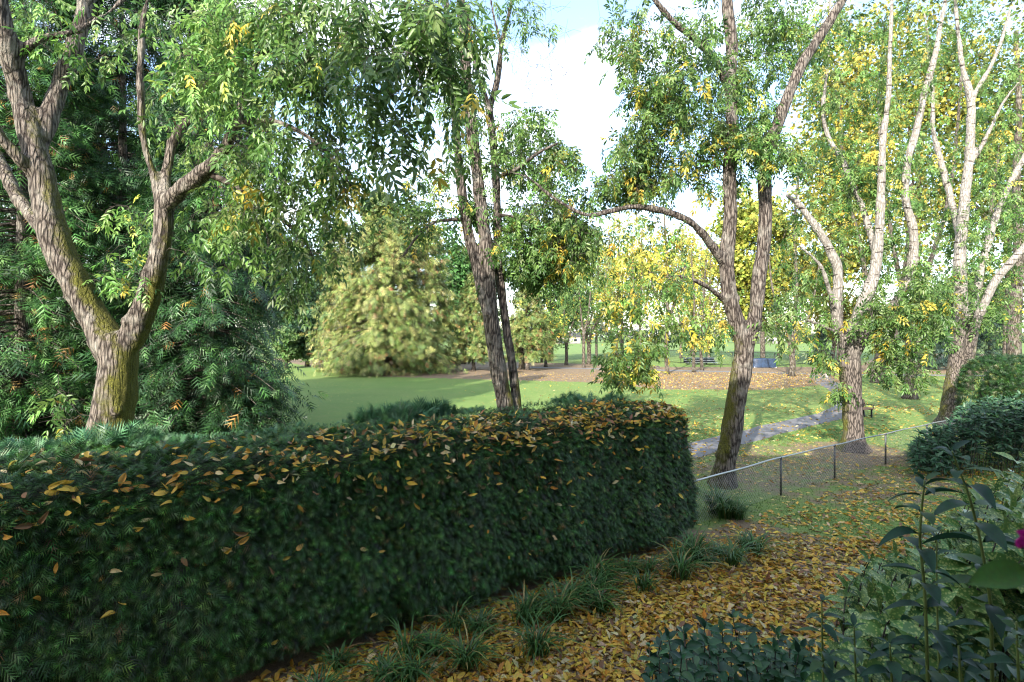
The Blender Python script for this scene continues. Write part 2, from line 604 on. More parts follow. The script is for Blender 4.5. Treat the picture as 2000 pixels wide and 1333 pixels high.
def ground_mat():
    m, n, l = new_mat('lawn_and_litter')
    out = n.new('ShaderNodeOutputMaterial')
    p = n.new('ShaderNodeBsdfPrincipled')
    p.inputs['Roughness'].default_value, p.inputs['Specular IOR Level'].default_value = .85, .15
    geo = n.new('ShaderNodeTexCoord')

    def noise(scale, det=5, rough=.55):
        q = n.new('ShaderNodeTexNoise')
        q.inputs['Scale'].default_value, q.inputs['Detail'].default_value, q.inputs['Roughness'].default_value = scale, det, rough
        l.new(geo.outputs['Object'], q.inputs['Vector'])
        return q.outputs['Fac']

    def ramp(fac, a, b, ca, cb):
        q = n.new('ShaderNodeValToRGB')
        q.color_ramp.elements[0].position, q.color_ramp.elements[1].position = a, b
        q.color_ramp.elements[0].color, q.color_ramp.elements[1].color = (*ca, 1), (*cb, 1)
        l.new(fac, q.inputs['Fac'])
        return q.outputs['Color']

    def mix(f, a, b, mode='MIX'):
        q = n.new('ShaderNodeMix')
        q.data_type, q.blend_type = 'RGBA', mode
        if isinstance(f, float):
            q.inputs[0].default_value = f
        else:
            l.new(f, q.inputs[0])
        l.new(a, q.inputs[6])
        l.new(b, q.inputs[7])
        return q.outputs[2]

    def math_(op, a, b):
        q = n.new('ShaderNodeMath')
        q.operation = op
        for i, v in enumerate((a, b)):
            if isinstance(v, (int, float)):
                q.inputs[i].default_value = v
            else:
                l.new(v, q.inputs[i])
        return q.outputs[0]

    at = n.new('ShaderNodeAttribute')
    at.attribute_name = 'Col'
    sp = n.new('ShaderNodeSeparateColor')
    l.new(at.outputs['Color'], sp.inputs[0])
    litter, leafy = sp.outputs[0], sp.outputs[1]
    grass = mix(.5, ramp(noise(.22), .35, .65, (.085, .170, .034), (.145, .225, .055)), ramp(noise(26, 3), .3, .7, (.060, .125, .024), (.17, .25, .072)))
    grass = mix(ramp(noise(1.1), .5, .75, (0, 0, 0), (.45, .45, .45)), grass, ramp(noise(60, 2), .3, .7, (.13, .16, .05), (.23, .235, .09)))
    grass = mix(ramp(noise(.07, 3), .35, .65, (0, 0, 0), (.5, .5, .5)), grass, ramp(noise(5, 5), .3, .7, (.09, .13, .035), (.22, .25, .09)))
    brown = mix(.55, ramp(noise(2.5), .3, .7, (.105, .082, .050), (.20, .160, .098)), ramp(noise(45, 4), .3, .7, (.06, .038, .026), (.33, .24, .165)))
    lm = ramp(math_('ADD', litter, math_('MULTIPLY', math_('SUBTRACT', noise(1.6, 6, .65), .5), 1.5)), .38, .62, (0, 0, 0), (1, 1, 1))
    base = mix(lm, grass, brown)
    # single leaves far off: one dot per cell, present with the odds 'leafy'
    vo = n.new('ShaderNodeTexVoronoi')
    vo.inputs['Scale'].default_value = 7.5
    l.new(geo.outputs['Object'], vo.inputs['Vector'])
    sv = n.new('ShaderNodeSeparateColor')
    l.new(vo.outputs['Color'], sv.inputs[0])
    dot = math_('MULTIPLY', math_('LESS_THAN', vo.outputs['Distance'], .36), math_('LESS_THAN', sv.outputs[0], leafy))
    leafc = ramp(sv.outputs[1], .1, .9, (.50, .30, .06), (.52, .44, .16))
    base = mix(dot, base, leafc)
    l.new(base, p.inputs['Base Color'])
    b = n.new('ShaderNodeBump')
    b.inputs['Strength'].default_value, b.inputs['Distance'].default_value = .7, .04
    l.new(noise(30, 4), b.inputs['Height'])
    l.new(b.outputs[0], p.inputs['Normal'])
    l.new(p.outputs[0], out.inputs['Surface'])
    return m


M_GROUND = ground_mat()


def path_mat():
    m, n, l = new_mat('worn_asphalt')
    out = n.new('ShaderNodeOutputMaterial')
    p = n.new('ShaderNodeBsdfPrincipled')
    p.inputs['Roughness'].default_value = .8
    tco = n.new('ShaderNodeTexCoord')
    a = n.new('ShaderNodeTexNoise')
    a.inputs['Scale'].default_value, a.inputs['Detail'].default_value = 1.2, 8
    b = n.new('ShaderNodeTexNoise')
    b.inputs['Scale'].default_value, b.inputs['Detail'].default_value = 90, 3
    l.new(tco.outputs['Object'], a.inputs['Vector'])
    l.new(tco.outputs['Object'], b.inputs['Vector'])
    ra = n.new('ShaderNodeValToRGB')
    ra.color_ramp.elements[0].color, ra.color_ramp.elements[1].color = (.085, .082, .088, 1), (.16, .15, .155, 1)
    ra.color_ramp.elements[0].position, ra.color_ramp.elements[1].position = .3, .7
    l.new(a.outputs['Fac'], ra.inputs['Fac'])
    mm = n.new('ShaderNodeMix')
    mm.data_type, mm.blend_type = 'RGBA', 'OVERLAY'
    mm.inputs[0].default_value = .6
    l.new(ra.outputs['Color'], mm.inputs[6])
    l.new(b.outputs['Color'], mm.inputs[7])
    hs = n.new('ShaderNodeHueSaturation')
    hs.inputs['Saturation'].default_value = .35
    l.new(mm.outputs[2], hs.inputs['Color'])
    l.new(hs.outputs['Color'], p.inputs['Base Color'])
    l.new(p.outputs[0], out.inputs['Surface'])
    return m


M_PATH = path_mat()

# ------------------------------------------------------------------ ground and paths
HA, HB = np.array([-2.8, 6.6]), np.array([4.05, 11.2])      # the hedge's front foot line
HU = (HB - HA) / np.linalg.norm(HB - HA)
HN = np.array([-HU[1], HU[0]])                              # towards its back
HLEN = np.linalg.norm(HB - HA)


def hedge_uv(x, y):
    rx, ry = x - HA[0], y - HA[1]
    return rx * HU[0] + ry * HU[1], rx * HN[0] + ry * HN[1]


def to_px(x, y):
    y = np.maximum(y, .5)
    return 1000 + FPX * x / y, HY + FPX * CH / y


def litter_at(x, y):
    px, py = to_px(x, y)
    front = np.interp(px, [-2000, 500, 620, 720, 850, 1000, 1150, 1300, 1500, 1640, 1700, 2000, 4000], [700, 700, 722, 738, 742, 746, 750, 764, 765, 752, 732, 735, 735])
    back = np.interp(px, [-2000, 540, 700, 900, 1040, 1180, 1300, 1600, 1680, 1720, 4000], [699, 699, 704, 706, 707, 711, 716, 716, 714, 690, 690])
    a = np.clip((front - py) / 6, 0, 1) * np.clip((py - back) / 2.5, 0, 1)
    a = np.where(y < 20, 0, a)
    u, v = hedge_uv(x, y)
    near = np.clip((4.3 - .05 * u + v) / 2.0, 0, 1) * np.clip((11.5 - u) / 2.5, 0, 1) * (v < .3) * np.clip((x + 8) / 2, 0, 1)
    under = np.clip(1.2 - np.hypot(x - 9, y - 17) / 5, 0, .55) + np.clip(1.0 - np.hypot(x - 12.8, y - 19.6) / 2.6, 0, .75)
    below = ((v > -.35) & (v < 3.2) & (u > -6) & (u < HLEN + .3)) * 1.0
    return np.clip(np.maximum.reduce([a, .95 * near, under, below]), 0, 1)


def leafy_at(x, y):
    px, py = to_px(x, y)
    f = np.interp(px, [-500, 900, 1150, 1350, 1700, 2200], [.01, .02, .10, .28, .34, .30])
    f = f * np.interp(y, [0, 12, 30, 55, 75, 120], [.9, .9, .8, .5, .25, .02])
    return np.clip(f, 0, 1)


def axis_pts(lo, hi, step, far):
    mid = np.arange(lo, hi + step, step)
    g = np.array([4, 10, 20, 45, 100, 220, 500, 1100])
    g = g[g < far]
    return np.concatenate([lo - g[::-1], mid, mid[-1] + g])


gx, gy = axis_pts(-46, 78, 1.0, 2000), axis_pts(-10, 128, 1.0, 2000)
XX, YY = np.meshgrid(gx, gy)
gv = np.stack([XX.ravel(), YY.ravel(), np.zeros(XX.size)], -1)
nx, ny = len(gx), len(gy)
ii, jj = np.meshgrid(np.arange(ny - 1), np.arange(nx - 1), indexing='ij')
gq = np.stack([ii * nx + jj, ii * nx + jj + 1, (ii + 1) * nx + jj + 1, (ii + 1) * nx + jj], -1).reshape(-1, 4)
gc = np.stack([litter_at(gv[:, 0], gv[:, 1]), leafy_at(gv[:, 0], gv[:, 1]), np.zeros(len(gv))], -1)
link('ground', mesh_np('ground', gv, [gq], M_GROUND, gc), kind='structure')


def ribbon(name, pts, width, z):
    c, w = smooth_path(np.array([[a, b, 0] for a, b in pts], float), np.array(width, float), .8)
    t = unit(np.gradient(c, axis=0))
    nrm = np.stack([-t[:, 1], t[:, 0], np.zeros(len(t))], -1)
    k = 5
    offs = np.linspace(-.5, .5, k)
    wj = w * (1 + .06 * np.sin(c[:, 0] * 2.1 + 1) + .05 * np.sin(c[:, 1] * 3.7))
    V = (c[:, None, :] + nrm[:, None, :] * (offs[None, :] * wj[:, None])[..., None])
    V[..., 2] = z
    n_ = len(c)
    a, b = np.meshgrid(np.arange(n_ - 1), np.arange(k - 1), indexing='ij')
    Q = np.stack([a * k + b + 1, a * k + b, (a + 1) * k + b, (a + 1) * k + b + 1], -1).reshape(-1, 4)
    return link(name, mesh_np(name, V.reshape(-1, 3), [Q], M_PATH), kind='structure')


PATH = [(-3, 13), (4, 17.6), (7.3, 20.3), (12, 24.3), (18, 29.4), (22, 35.2), (25, 41), (27.3, 46.4), (30, 52), (33, 58)]
ribbon('footpath', PATH, [1.5] * 7 + [1.7, 1.8, 2.2], .004)
ribbon('cross_path', [(0, 71), (20, 63.5), (33, 58.5), (46, 56), (64, 54), (100, 50)], [2.2] * 6, .008)


# ------------------------------------------------------------------ the house the photograph was taken from
def build_house():
    t = thing('house', 'unseen four-storey grey house with white window trim, sized to shade the hedge', 'house', (5.2, -6.5, 0))
    x0, x1, y0, y1, h = -8.8, 26.0, -14.0, -1.3, 11.4  # out of view; height and left end set for the shade it casts
    m = MB()
    m.box(((x0 + x1) / 2, (y0 + y1) / 2, h / 2), (x1 - x0, y1 - y0, h), bevel=.02)
    m.build('wall', M_SIDING, t, smooth=False)
    r = MB()
    e, ridge = .55, h + 3.2
    ym = (y0 + y1) / 2
    a = np.array([[x0 - e, y0 - e, h - .05], [x1 + e, y0 - e, h - .05], [x1 + e, y1 + e, h - .05], [x0 - e, y1 + e, h - .05],
                  [x0 - e, ym, ridge], [x1 + e, ym, ridge]])
    b = a - np.array([0, 0, .2])
    r.add(np.vstack([a, b]), [[3, 4, 4 + 0]][:0], [[0, 1, 5, 4], [2, 3, 4, 5], [6, 10, 11, 7], [8, 11, 10, 9],
                                                    [0, 4, 10, 6], [4, 3, 9, 10], [1, 7, 11, 5], [5, 11, 8, 2], [0, 6, 7, 1], [3, 2, 8, 9]])
    r.build('roof', M_ROOF, t, smooth=False)
    for fl in range(4):
        for k in range(8):
            cx = x0 + 3.0 + k * 4.2
            cz = 1.7 + fl * 3.3
            w = MB()
            w.box((cx, y1 + .03, cz), (1.9, .08, 1.5))
            w.box((cx, y1 + .06, cz - .82), (2.1, .16, .1))
            f = w.build('window', M_TRIM, t, smooth=False)
            g = MB()
            g.box((cx - .44, y1 + .075, cz), (.78, .03, 1.3))
            g.box((cx + .44, y1 + .075, cz), (.78, .03, 1.3))
            link('pane', g.mesh('pane', M_GLASS, False), f).matrix_parent_inverse = Matrix.Identity(4)
    bal = MB()
    bal.box((0.5, -.62, 2.5), (4.0, 1.24, .16))
    bal.build('balcony', M_TRIM, t, smooth=False)
    return t


build_house()


# ------------------------------------------------------------------ hedges
def rounded_box(n, h, r, faces, drop=.0):
    """random points and normals on a rounded box (centre 0, half sizes h)"""
    h = np.asarray(h, float)
    area = {0: h[1] * h[2], 1: h[0] * h[2], 2: h[0] * h[1]}
    w = np.array([area[abs(f) - 1] for f in faces])
    pick = rng.choice(len(faces), n, p=w / w.sum())
    p = rng.uniform(-1, 1, (n, 3)) * h
    for i, f in enumerate(faces):
        k = abs(f) - 1
        p[pick == i, k] = h[k] * (1 if f > 0 else -1)
    inner = np.clip(p, -(h - r), h - r)
    nr = unit(p - inner)
    return inner + nr * r, nr


def build_hedge():
    t = thing('hedge', 'long clipped cedar hedge with yellow leaves on top and a rounded near end', 'hedge', (0, 9, 0))
    uL = 4.6
    L, D, H = HLEN + uL, 2.75, 2.68
    c2 = HA + HU * (HLEN - L / 2) + HN * (D / 2 - .12)
    M = np.array([[HU[0], HN[0], 0], [HU[1], HN[1], 0], [0, 0, 1]])
    h = np.array([L / 2, D / 2, (H - .06) / 2])
    cen = np.array([c2[0], c2[1], .06 + h[2]])

    def place(q, nr):
        lump = .095 * wob(q, 1.5, 1.0) + .06 * wob(q, 4.1, 2.0) - .05
        # the foot is drawn in, the front leans back a little towards the top
        f = np.clip((-q[:, 2] - h[2] * .55) / (h[2] * .45), 0, 1)
        q = q + nr * lump[:, None]
        q[:, 1] += .04 * f ** 2 * (q[:, 1] < 0) + .13 * (q[:, 2] / h[2] + 1) * (q[:, 1] < 0)
        return q @ M.T + cen, nr @ M.T
    q, nr = rounded_box(58000, h, .5, [-2, -2, 3, 1])
    pw, nw = place(q, nr)
    keep = pw[:, 1] > 3.2
    pw, nw, q = pw[keep], nw[keep], q[keep]
    n = len(pw)
    up = np.array([0, 0, 1.0])
    ax = nw * rng.uniform(.35, .9, (n, 1)) + rdir(n) * .55 + up * rng.uniform(-.75, .05, (n, 1)) * (1 - np.abs(nw[:, 2:3]))
    pn = nw * .8 + up * .65 + rdir(n) * .35
    near = np.clip((pw[:, 1] - 4) / 8, 0, 1)
    Ls = rng.uniform(.10, .21, n) * (1 - .22 * near)
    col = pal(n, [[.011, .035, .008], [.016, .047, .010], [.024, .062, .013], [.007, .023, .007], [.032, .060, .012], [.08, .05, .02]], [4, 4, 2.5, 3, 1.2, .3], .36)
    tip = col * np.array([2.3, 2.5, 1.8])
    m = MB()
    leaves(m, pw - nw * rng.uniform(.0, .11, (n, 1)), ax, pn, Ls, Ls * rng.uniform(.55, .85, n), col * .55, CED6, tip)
    m.build('foliage', M_CEDAR, t, 'stuff')
    # loose uncut shoots along the back edge
    m = MB()
    k = 2600
    u = rng.uniform(-L / 2, L / 2, k)
    v = h[1] - np.abs(rng.normal(0, .30, k)) + .12
    base = np.stack([u, v, np.full(k, h[2] - .06)], -1) @ M.T + cen
    clump = np.clip(wob(base, 1.5, 5.0) + .45, .15, 1.2)
    ax = np.array([0, 0, 1.0]) * rng.uniform(.5, 1.2, (k, 1)) + rdir(k) * .75
    Ls = rng.uniform(.12, .34, k) * clump
    col = pal(k, [[.030, .090, .040], [.040, .105, .048], [.050, .12, .045]], None, .25)
    leaves(m, base, ax, rdir(k), Ls, Ls * .8, col, CED5, col * 1.4)
    m.build('uncut_shoots', M_CEDAR, t, 'stuff')
    # the twiggy inside
    s = np.linspace(-1, 1, 40)
    m = MB()
    gy_, gz_ = [], []
    ang = np.linspace(0, 2 * np.pi, 28, endpoint=False)
    rings = []
    for x in np.linspace(-h[0] + .2, h[0] - .22, 44):
        e = 5.0
        cy, cz = np.cos(ang), np.sin(ang)
        den = (np.abs(cy) ** e + np.abs(cz) ** e) ** (1 / e)
        ring = np.stack([np.full(28, x), cy / den * (h[1] - .22), cz / den * (h[2] - .2)], -1)
        rings.append(ring)
    V = np.vstack(rings)
    f = np.clip((-V[:, 2] - h[2] * .55) / (h[2] * .45), 0, 1)
    V[:, 1] += .04 * f ** 2 * (V[:, 1] < 0) + .13 * (V[:, 2] / h[2] + 1) * (V[:, 1] < 0)
    V += .05 * wob(V, 2.3, 3.0)[:, None]
    a, b = np.meshgrid(np.arange(43), np.arange(28), indexing='ij')
    Q = np.stack([a * 28 + b, a * 28 + (b + 1) % 28, (a + 1) * 28 + (b + 1) % 28, (a + 1) * 28 + b], -1).reshape(-1, 4)
    V2 = V @ M.T + cen
    Vc = np.vstack([V2, V2[:28].mean(0), V2[-28:].mean(0)])
    kk = np.arange(28)
    T = np.vstack([np.stack([np.full(28, len(V2)), (kk + 1) % 28, kk], -1), np.stack([np.full(28, len(V2) + 1), 43 * 28 + kk, 43 * 28 + (kk + 1) % 28], -1)])
    m.add(Vc, T, Q)
    m.build('inner_twigs', M_CORE, t)
    # stems at the dark foot
    for i in range(9):
        u_ = -1.2 + i * 1.05
        b2 = HA + HU * (u_ + .3) + HN * rng.uniform(.5, .8)
        s_ = MB()
        pts = np.array([[b2[0], b2[1], 0], [b2[0] + .03, b2[1] + .05, .35], [b2[0] + .1, b2[1] + .12, .8]])
        pp, rr = smooth_path(pts, np.array([.05, .04, .03]), .15)
        s_.tube(pp, rr, 6)
        s_.build('stem', M_BARKD, t)
    return place, h, cen, M


hedge_place, hh, hcen, hM = build_hedge()


def build_yew():
    c = P(1992, 770, 21.5)
    t = thing('clipped_yew', 'dark green yew bush clipped into a dome beyond the fence end', 'shrub', (c[0], c[1], 0))
    h = np.array([1.75, 1.5, 1.62])
    q, nr = rounded_box(12000, h, 1.1, [-1, -2, 3, 1])
    q += nr * (.06 * wob(q, 3.0, 2.0))[:, None]
    p = q + np.array([c[0], c[1], 1.66])
    col = pal(len(p), [[.016, .055, .013], [.030, .080, .016], [.010, .035, .010], [.09, .11, .022]], [4, 3, 3, .6], .25)
    m = MB()
    Ls = rng.uniform(.13, .26, len(p))
    leaves(m, p - nr * rng.uniform(0, .1, (len(p), 1)), nr * .7 + rdir(len(p)) * .8, nr + rdir(len(p)) * .6, Ls, Ls * .8, col, CED3)
    m.build('foliage', M_CEDAR, t, 'stuff')
    k = MB()
    V, Q, T = tube(np.array([[c[0], c[1], z] for z in np.linspace(.1, 2.95, 10)]), 1.35 * np.sin(np.linspace(.9, 2.75, 10)) ** .5, 14)
    k.add(V, T, Q)
    k.build('inner_twigs', M_CORE, t)


build_yew()


# ------------------------------------------------------------------ trees: limbs, branches, crowns
def remesh_trunk(name, limbs, mat, parent, voxel, moss_dir=None, moss_h=4.0, moss_amt=1.0, lump=.03, flare=None, slim=.88, knots=.12):
    """limbs: list of (points, radii); grown together into one skin with softened crotches"""
    m = MB()
    for k, (pts, rad) in enumerate(limbs):
        pp, rr = smooth_path(pts, rad * slim, .22)
        lob = None
        if k == 0 and flare:
            z = pp[:, 2]
            f = np.clip(1 - z / flare[1], 0, 1) ** 2
            rr = rr * (1 + flare[0] * f)
            lob = .35 * f
        jit = 1 + .07 * wob(pp, 2.3, k * 1.3)
        m.tube(pp, rr * jit, 14, True, None, lob)
        tg = unit(np.gradient(pp, axis=0))
        for q in range(int(len(pp) * knots)):        # healed stubs and swellings
            i_ = int(rng.integers(1, len(pp) - 1))
            sd = rng.normal(size=3) + np.array([0, -.7, 0])
            sd = unit(sd - tg[i_] * (sd @ tg[i_]))
            r_ = rr[i_]
            kr = r_ * rng.uniform(.22, .42)
            c_ = pp[i_] + sd * r_ * .5
            m.tube(np.array([c_, c_ + sd * r_ * .45, c_ + sd * r_ * rng.uniform(.60, .75)]), [kr * 1.5, kr * 1.15, kr * .8], 8)
    me0 = m.mesh('tmp', mat)
    o = bpy.data.objects.new('tmp', me0)
    scene.collection.objects.link(o)
    md = o.modifiers.new('r', 'REMESH')
    md.mode, md.voxel_size = 'VOXEL', voxel
    ms = o.modifiers.new('s', 'SMOOTH')
    ms.factor, ms.iterations = .5, 4
    dg = bpy.context.evaluated_depsgraph_get()
    me = bpy.data.meshes.new_from_object(o.evaluated_get(dg))
    bpy.data.objects.remove(o)
    bpy.data.meshes.remove(me0)
    n = len(me.vertices)
    co = np.empty(n * 3, np.float32)
    no = np.empty(n * 3, np.float32)
    me.vertices.foreach_get('co', co)
    me.vertices.foreach_get('normal', no)
    co, no = co.reshape(-1, 3).astype(float), no.reshape(-1, 3).astype(float)
    d = lump * (.55 * wob(co * [1, 1, .45], 5.0, 1.0) + .45 * wob(co * [1, 1, .35], 13.0, 4.0))
    co2 = co + no * d[:, None]
    moss = np.zeros(n)
    if moss_dir is not None:
        md_ = unit(np.asarray(moss_dir, float))
        moss = np.clip((no @ md_) * .62 + .17 + .28 * wob(co, 1.1, 3.0) + .25 * wob(co, 3.1, 1.0), 0, 1) * np.clip(1.35 - co[:, 2] / moss_h, 0, 1) * moss_amt
    me.vertices.foreach_set('co', co2.astype(np.float32).ravel())
    at = me.color_attributes.new('Col', 'FLOAT_COLOR', 'POINT')
    c4 = np.ones((n, 4), np.float32)
    c4[:, 0] = moss
    c4[:, 1] = np.clip((co[:, 2] - 3.2) / 3.0 + .25 * wob(co, 1.5, 2.0), 0, 1)
    at.data.foreach_set('color', c4.ravel())
    me.polygons.foreach_set('use_smooth', np.ones(len(me.polygons), bool))
    me.materials.clear()
    me.materials.append(mat)
    me.name = name
    me.update()
    return link(name, me, parent)


class Skel:
    def __init__(self):
        self.p, self.t, self.r = [], [], []

    def add(self, pts, rad=None, step=.3):
        pts = np.asarray(pts, float)
        if rad is None:
            rad = np.full(len(pts), .02)
        pp, rr = smooth_path(pts, rad, step)
        tt = unit(np.gradient(pp, axis=0))
        self.p.extend(pp)
        self.t.extend(tt)
        self.r.extend(rr)


def grow(sk, A, droop=.2, jit=.05, rmul=1.0, zmin=None):
    """grows one branch to every attractor from the nearest wood; returns polylines and radii"""
    P_, T_, R_ = np.array(sk.p), np.array(sk.t), np.array(sk.r)
    n0 = len(P_)
    cap = n0 + len(A) * 4
    PP, TT, RR = np.zeros((cap, 3)), np.zeros((cap, 3)), np.zeros(cap)
    PP[:n0], TT[:n0], RR[:n0] = P_, T_, R_
    n = n0
    d0 = np.array([np.min(np.sum((P_ - a) ** 2, 1)) for a in A])
    out = []
    for a in A[np.argsort(d0)]:
        dv = PP[:n] - a
        dd = np.sqrt(np.sum(dv ** 2, 1))
        cost = dd * (1 + .25 * (dv[:, 2] < -1.0 - 2 * droop))
        i = int(np.argmin(cost))
        L = dd[i]
        if L < .12:
            out.append((PP[i] + np.linspace(0, 1, 6)[:, None] * (a - PP[i]), np.linspace(.008, .004, 6) * rmul))
            continue
        p0, t0 = PP[i], TT[i]
        dirn = (a - p0) / L
        c1 = p0 + (t0 * .45 + dirn * .55) * L * .38 + np.array([0, 0, .12 * L])
        c2 = a - (dirn * .5 + np.array([0, 0, -droop])) * L * .3
        t = np.linspace(0, 1, 6)[:, None]
        pts = (1 - t) ** 3 * p0 + 3 * (1 - t) ** 2 * t * c1 + 3 * (1 - t) * t * t * c2 + t ** 3 * a
        pts[1:-1] += rng.normal(0, jit * L * .5, (4, 3))
        r0 = min(RR[i] * .8, (.006 + .011 * L) * rmul)
        rad = np.linspace(r0, .0035 * rmul, 6)
        out.append((pts, rad))
        for k in (1, 2, 3, 5):
            PP[n], TT[n], RR[n] = pts[k], unit(pts[k] - pts[k - 1]), rad[k]
            n += 1
    return out


def compound_arrays(base, axis, nrm, L, pairs=3, ll=.42, lw=.15):
    """leaflets of feathered leaves: positions, axes, normals, lengths, widths, owner"""
    n = len(base)
    axis = unit(axis)
    nrm = unit(nrm - axis * np.sum(nrm * axis, -1, keepdims=True))
    side = np.cross(nrm, axis)
    pos, ax, nm, own = [], [], [], []
    for i in range(pairs):
        t = .28 + .62 * i / max(1, pairs - 1) * .92
        for s in (-1, 1):
            pos.append(base + axis * (L * t)[:, None] - nrm * (L * .18 * t * t)[:, None])
            ax.append(unit(axis * .62 + side * s * .78 - np.array([0, 0, .38]) + rng.normal(0, .16, (n, 3))))
            nm.append(nrm + side * s * .25 + rng.normal(0, .22, (n, 3)))
            own.append(np.arange(n))
    pos.append(base + axis * (L * .92)[:, None] - nrm * (L * .17)[:, None])
    ax.append(unit(axis - np.array([0, 0, .35]) + rng.normal(0, .1, (n, 3))))
    nm.append(nrm + rng.normal(0, .15, (n, 3)))
    own.append(np.arange(n))
    own = np.concatenate(own)
    Lo = L[own] * rng.uniform(.85, 1.15, len(own))
    return np.vstack(pos), np.vstack(ax), np.vstack(nm), Lo * ll, Lo * lw, own


GREEN = [[.085, .165, .036], [.115, .205, .050], [.060, .128, .030], [.17, .25, .075], [.040, .095, .026]]
YELLOW = [[.42, .37, .06], [.33, .33, .06], [.46, .35, .05], [.24, .28, .05]]


def leaf_templates(tag_, mat, yellow):
    """a few feathered leaves that the individually placed ones share"""
    out = []
    for k in range(10):
        m = MB()
        yl = yellow > 0 and k >= 8
        c = np.array(YELLOW[k % 3] if yl else GREEN[k % 5])
        a, b, c_, d, e, o_ = compound_arrays(np.zeros((1, 3)), np.array([[1.0, 0, 0]]), np.array([[0, 0, 1.0]]), np.array([1.0]))
        leaves(m, a, b, c_, d, e, np.tile(c, (len(a), 1)) * rng.uniform(.8, 1.2, (len(a), 1)), LEAF4)
        m.tube(np.array([[0, 0, 0], [.5, 0, -.05], [.93, 0, -.17]]), [.010, .008, .005], 3, False, [.10, .14, .03])
        out.append(m.mesh('leaf', mat, True))
    return out


LEAF_T = leaf_templates('ash', M_LEAF, 1)


def frame_matrix(pos, axis, nrm, s):
    axis = axis / np.linalg.norm(axis)
    nrm = nrm - axis * (nrm @ axis)
    nrm = nrm / max(1e-6, np.linalg.norm(nrm))
    side = np.cross(nrm, axis)
    return Matrix(((axis[0] * s, side[0] * s, nrm[0] * s, pos[0]), (axis[1] * s, side[1] * s, nrm[1] * s, pos[1]),
                   (axis[2] * s, side[2] * s, nrm[2] * s, pos[2]), (0, 0, 0, 1)))


def put_leaf(name, me, parent, M):
    o = bpy.data.objects.new(name, me)
    scene.collection.objects.link(o)
    if parent is not None:
        o.parent = parent
        o.matrix_parent_inverse = Matrix.Translation(-Vector(parent.location))
    o.matrix_basis = M
    return o


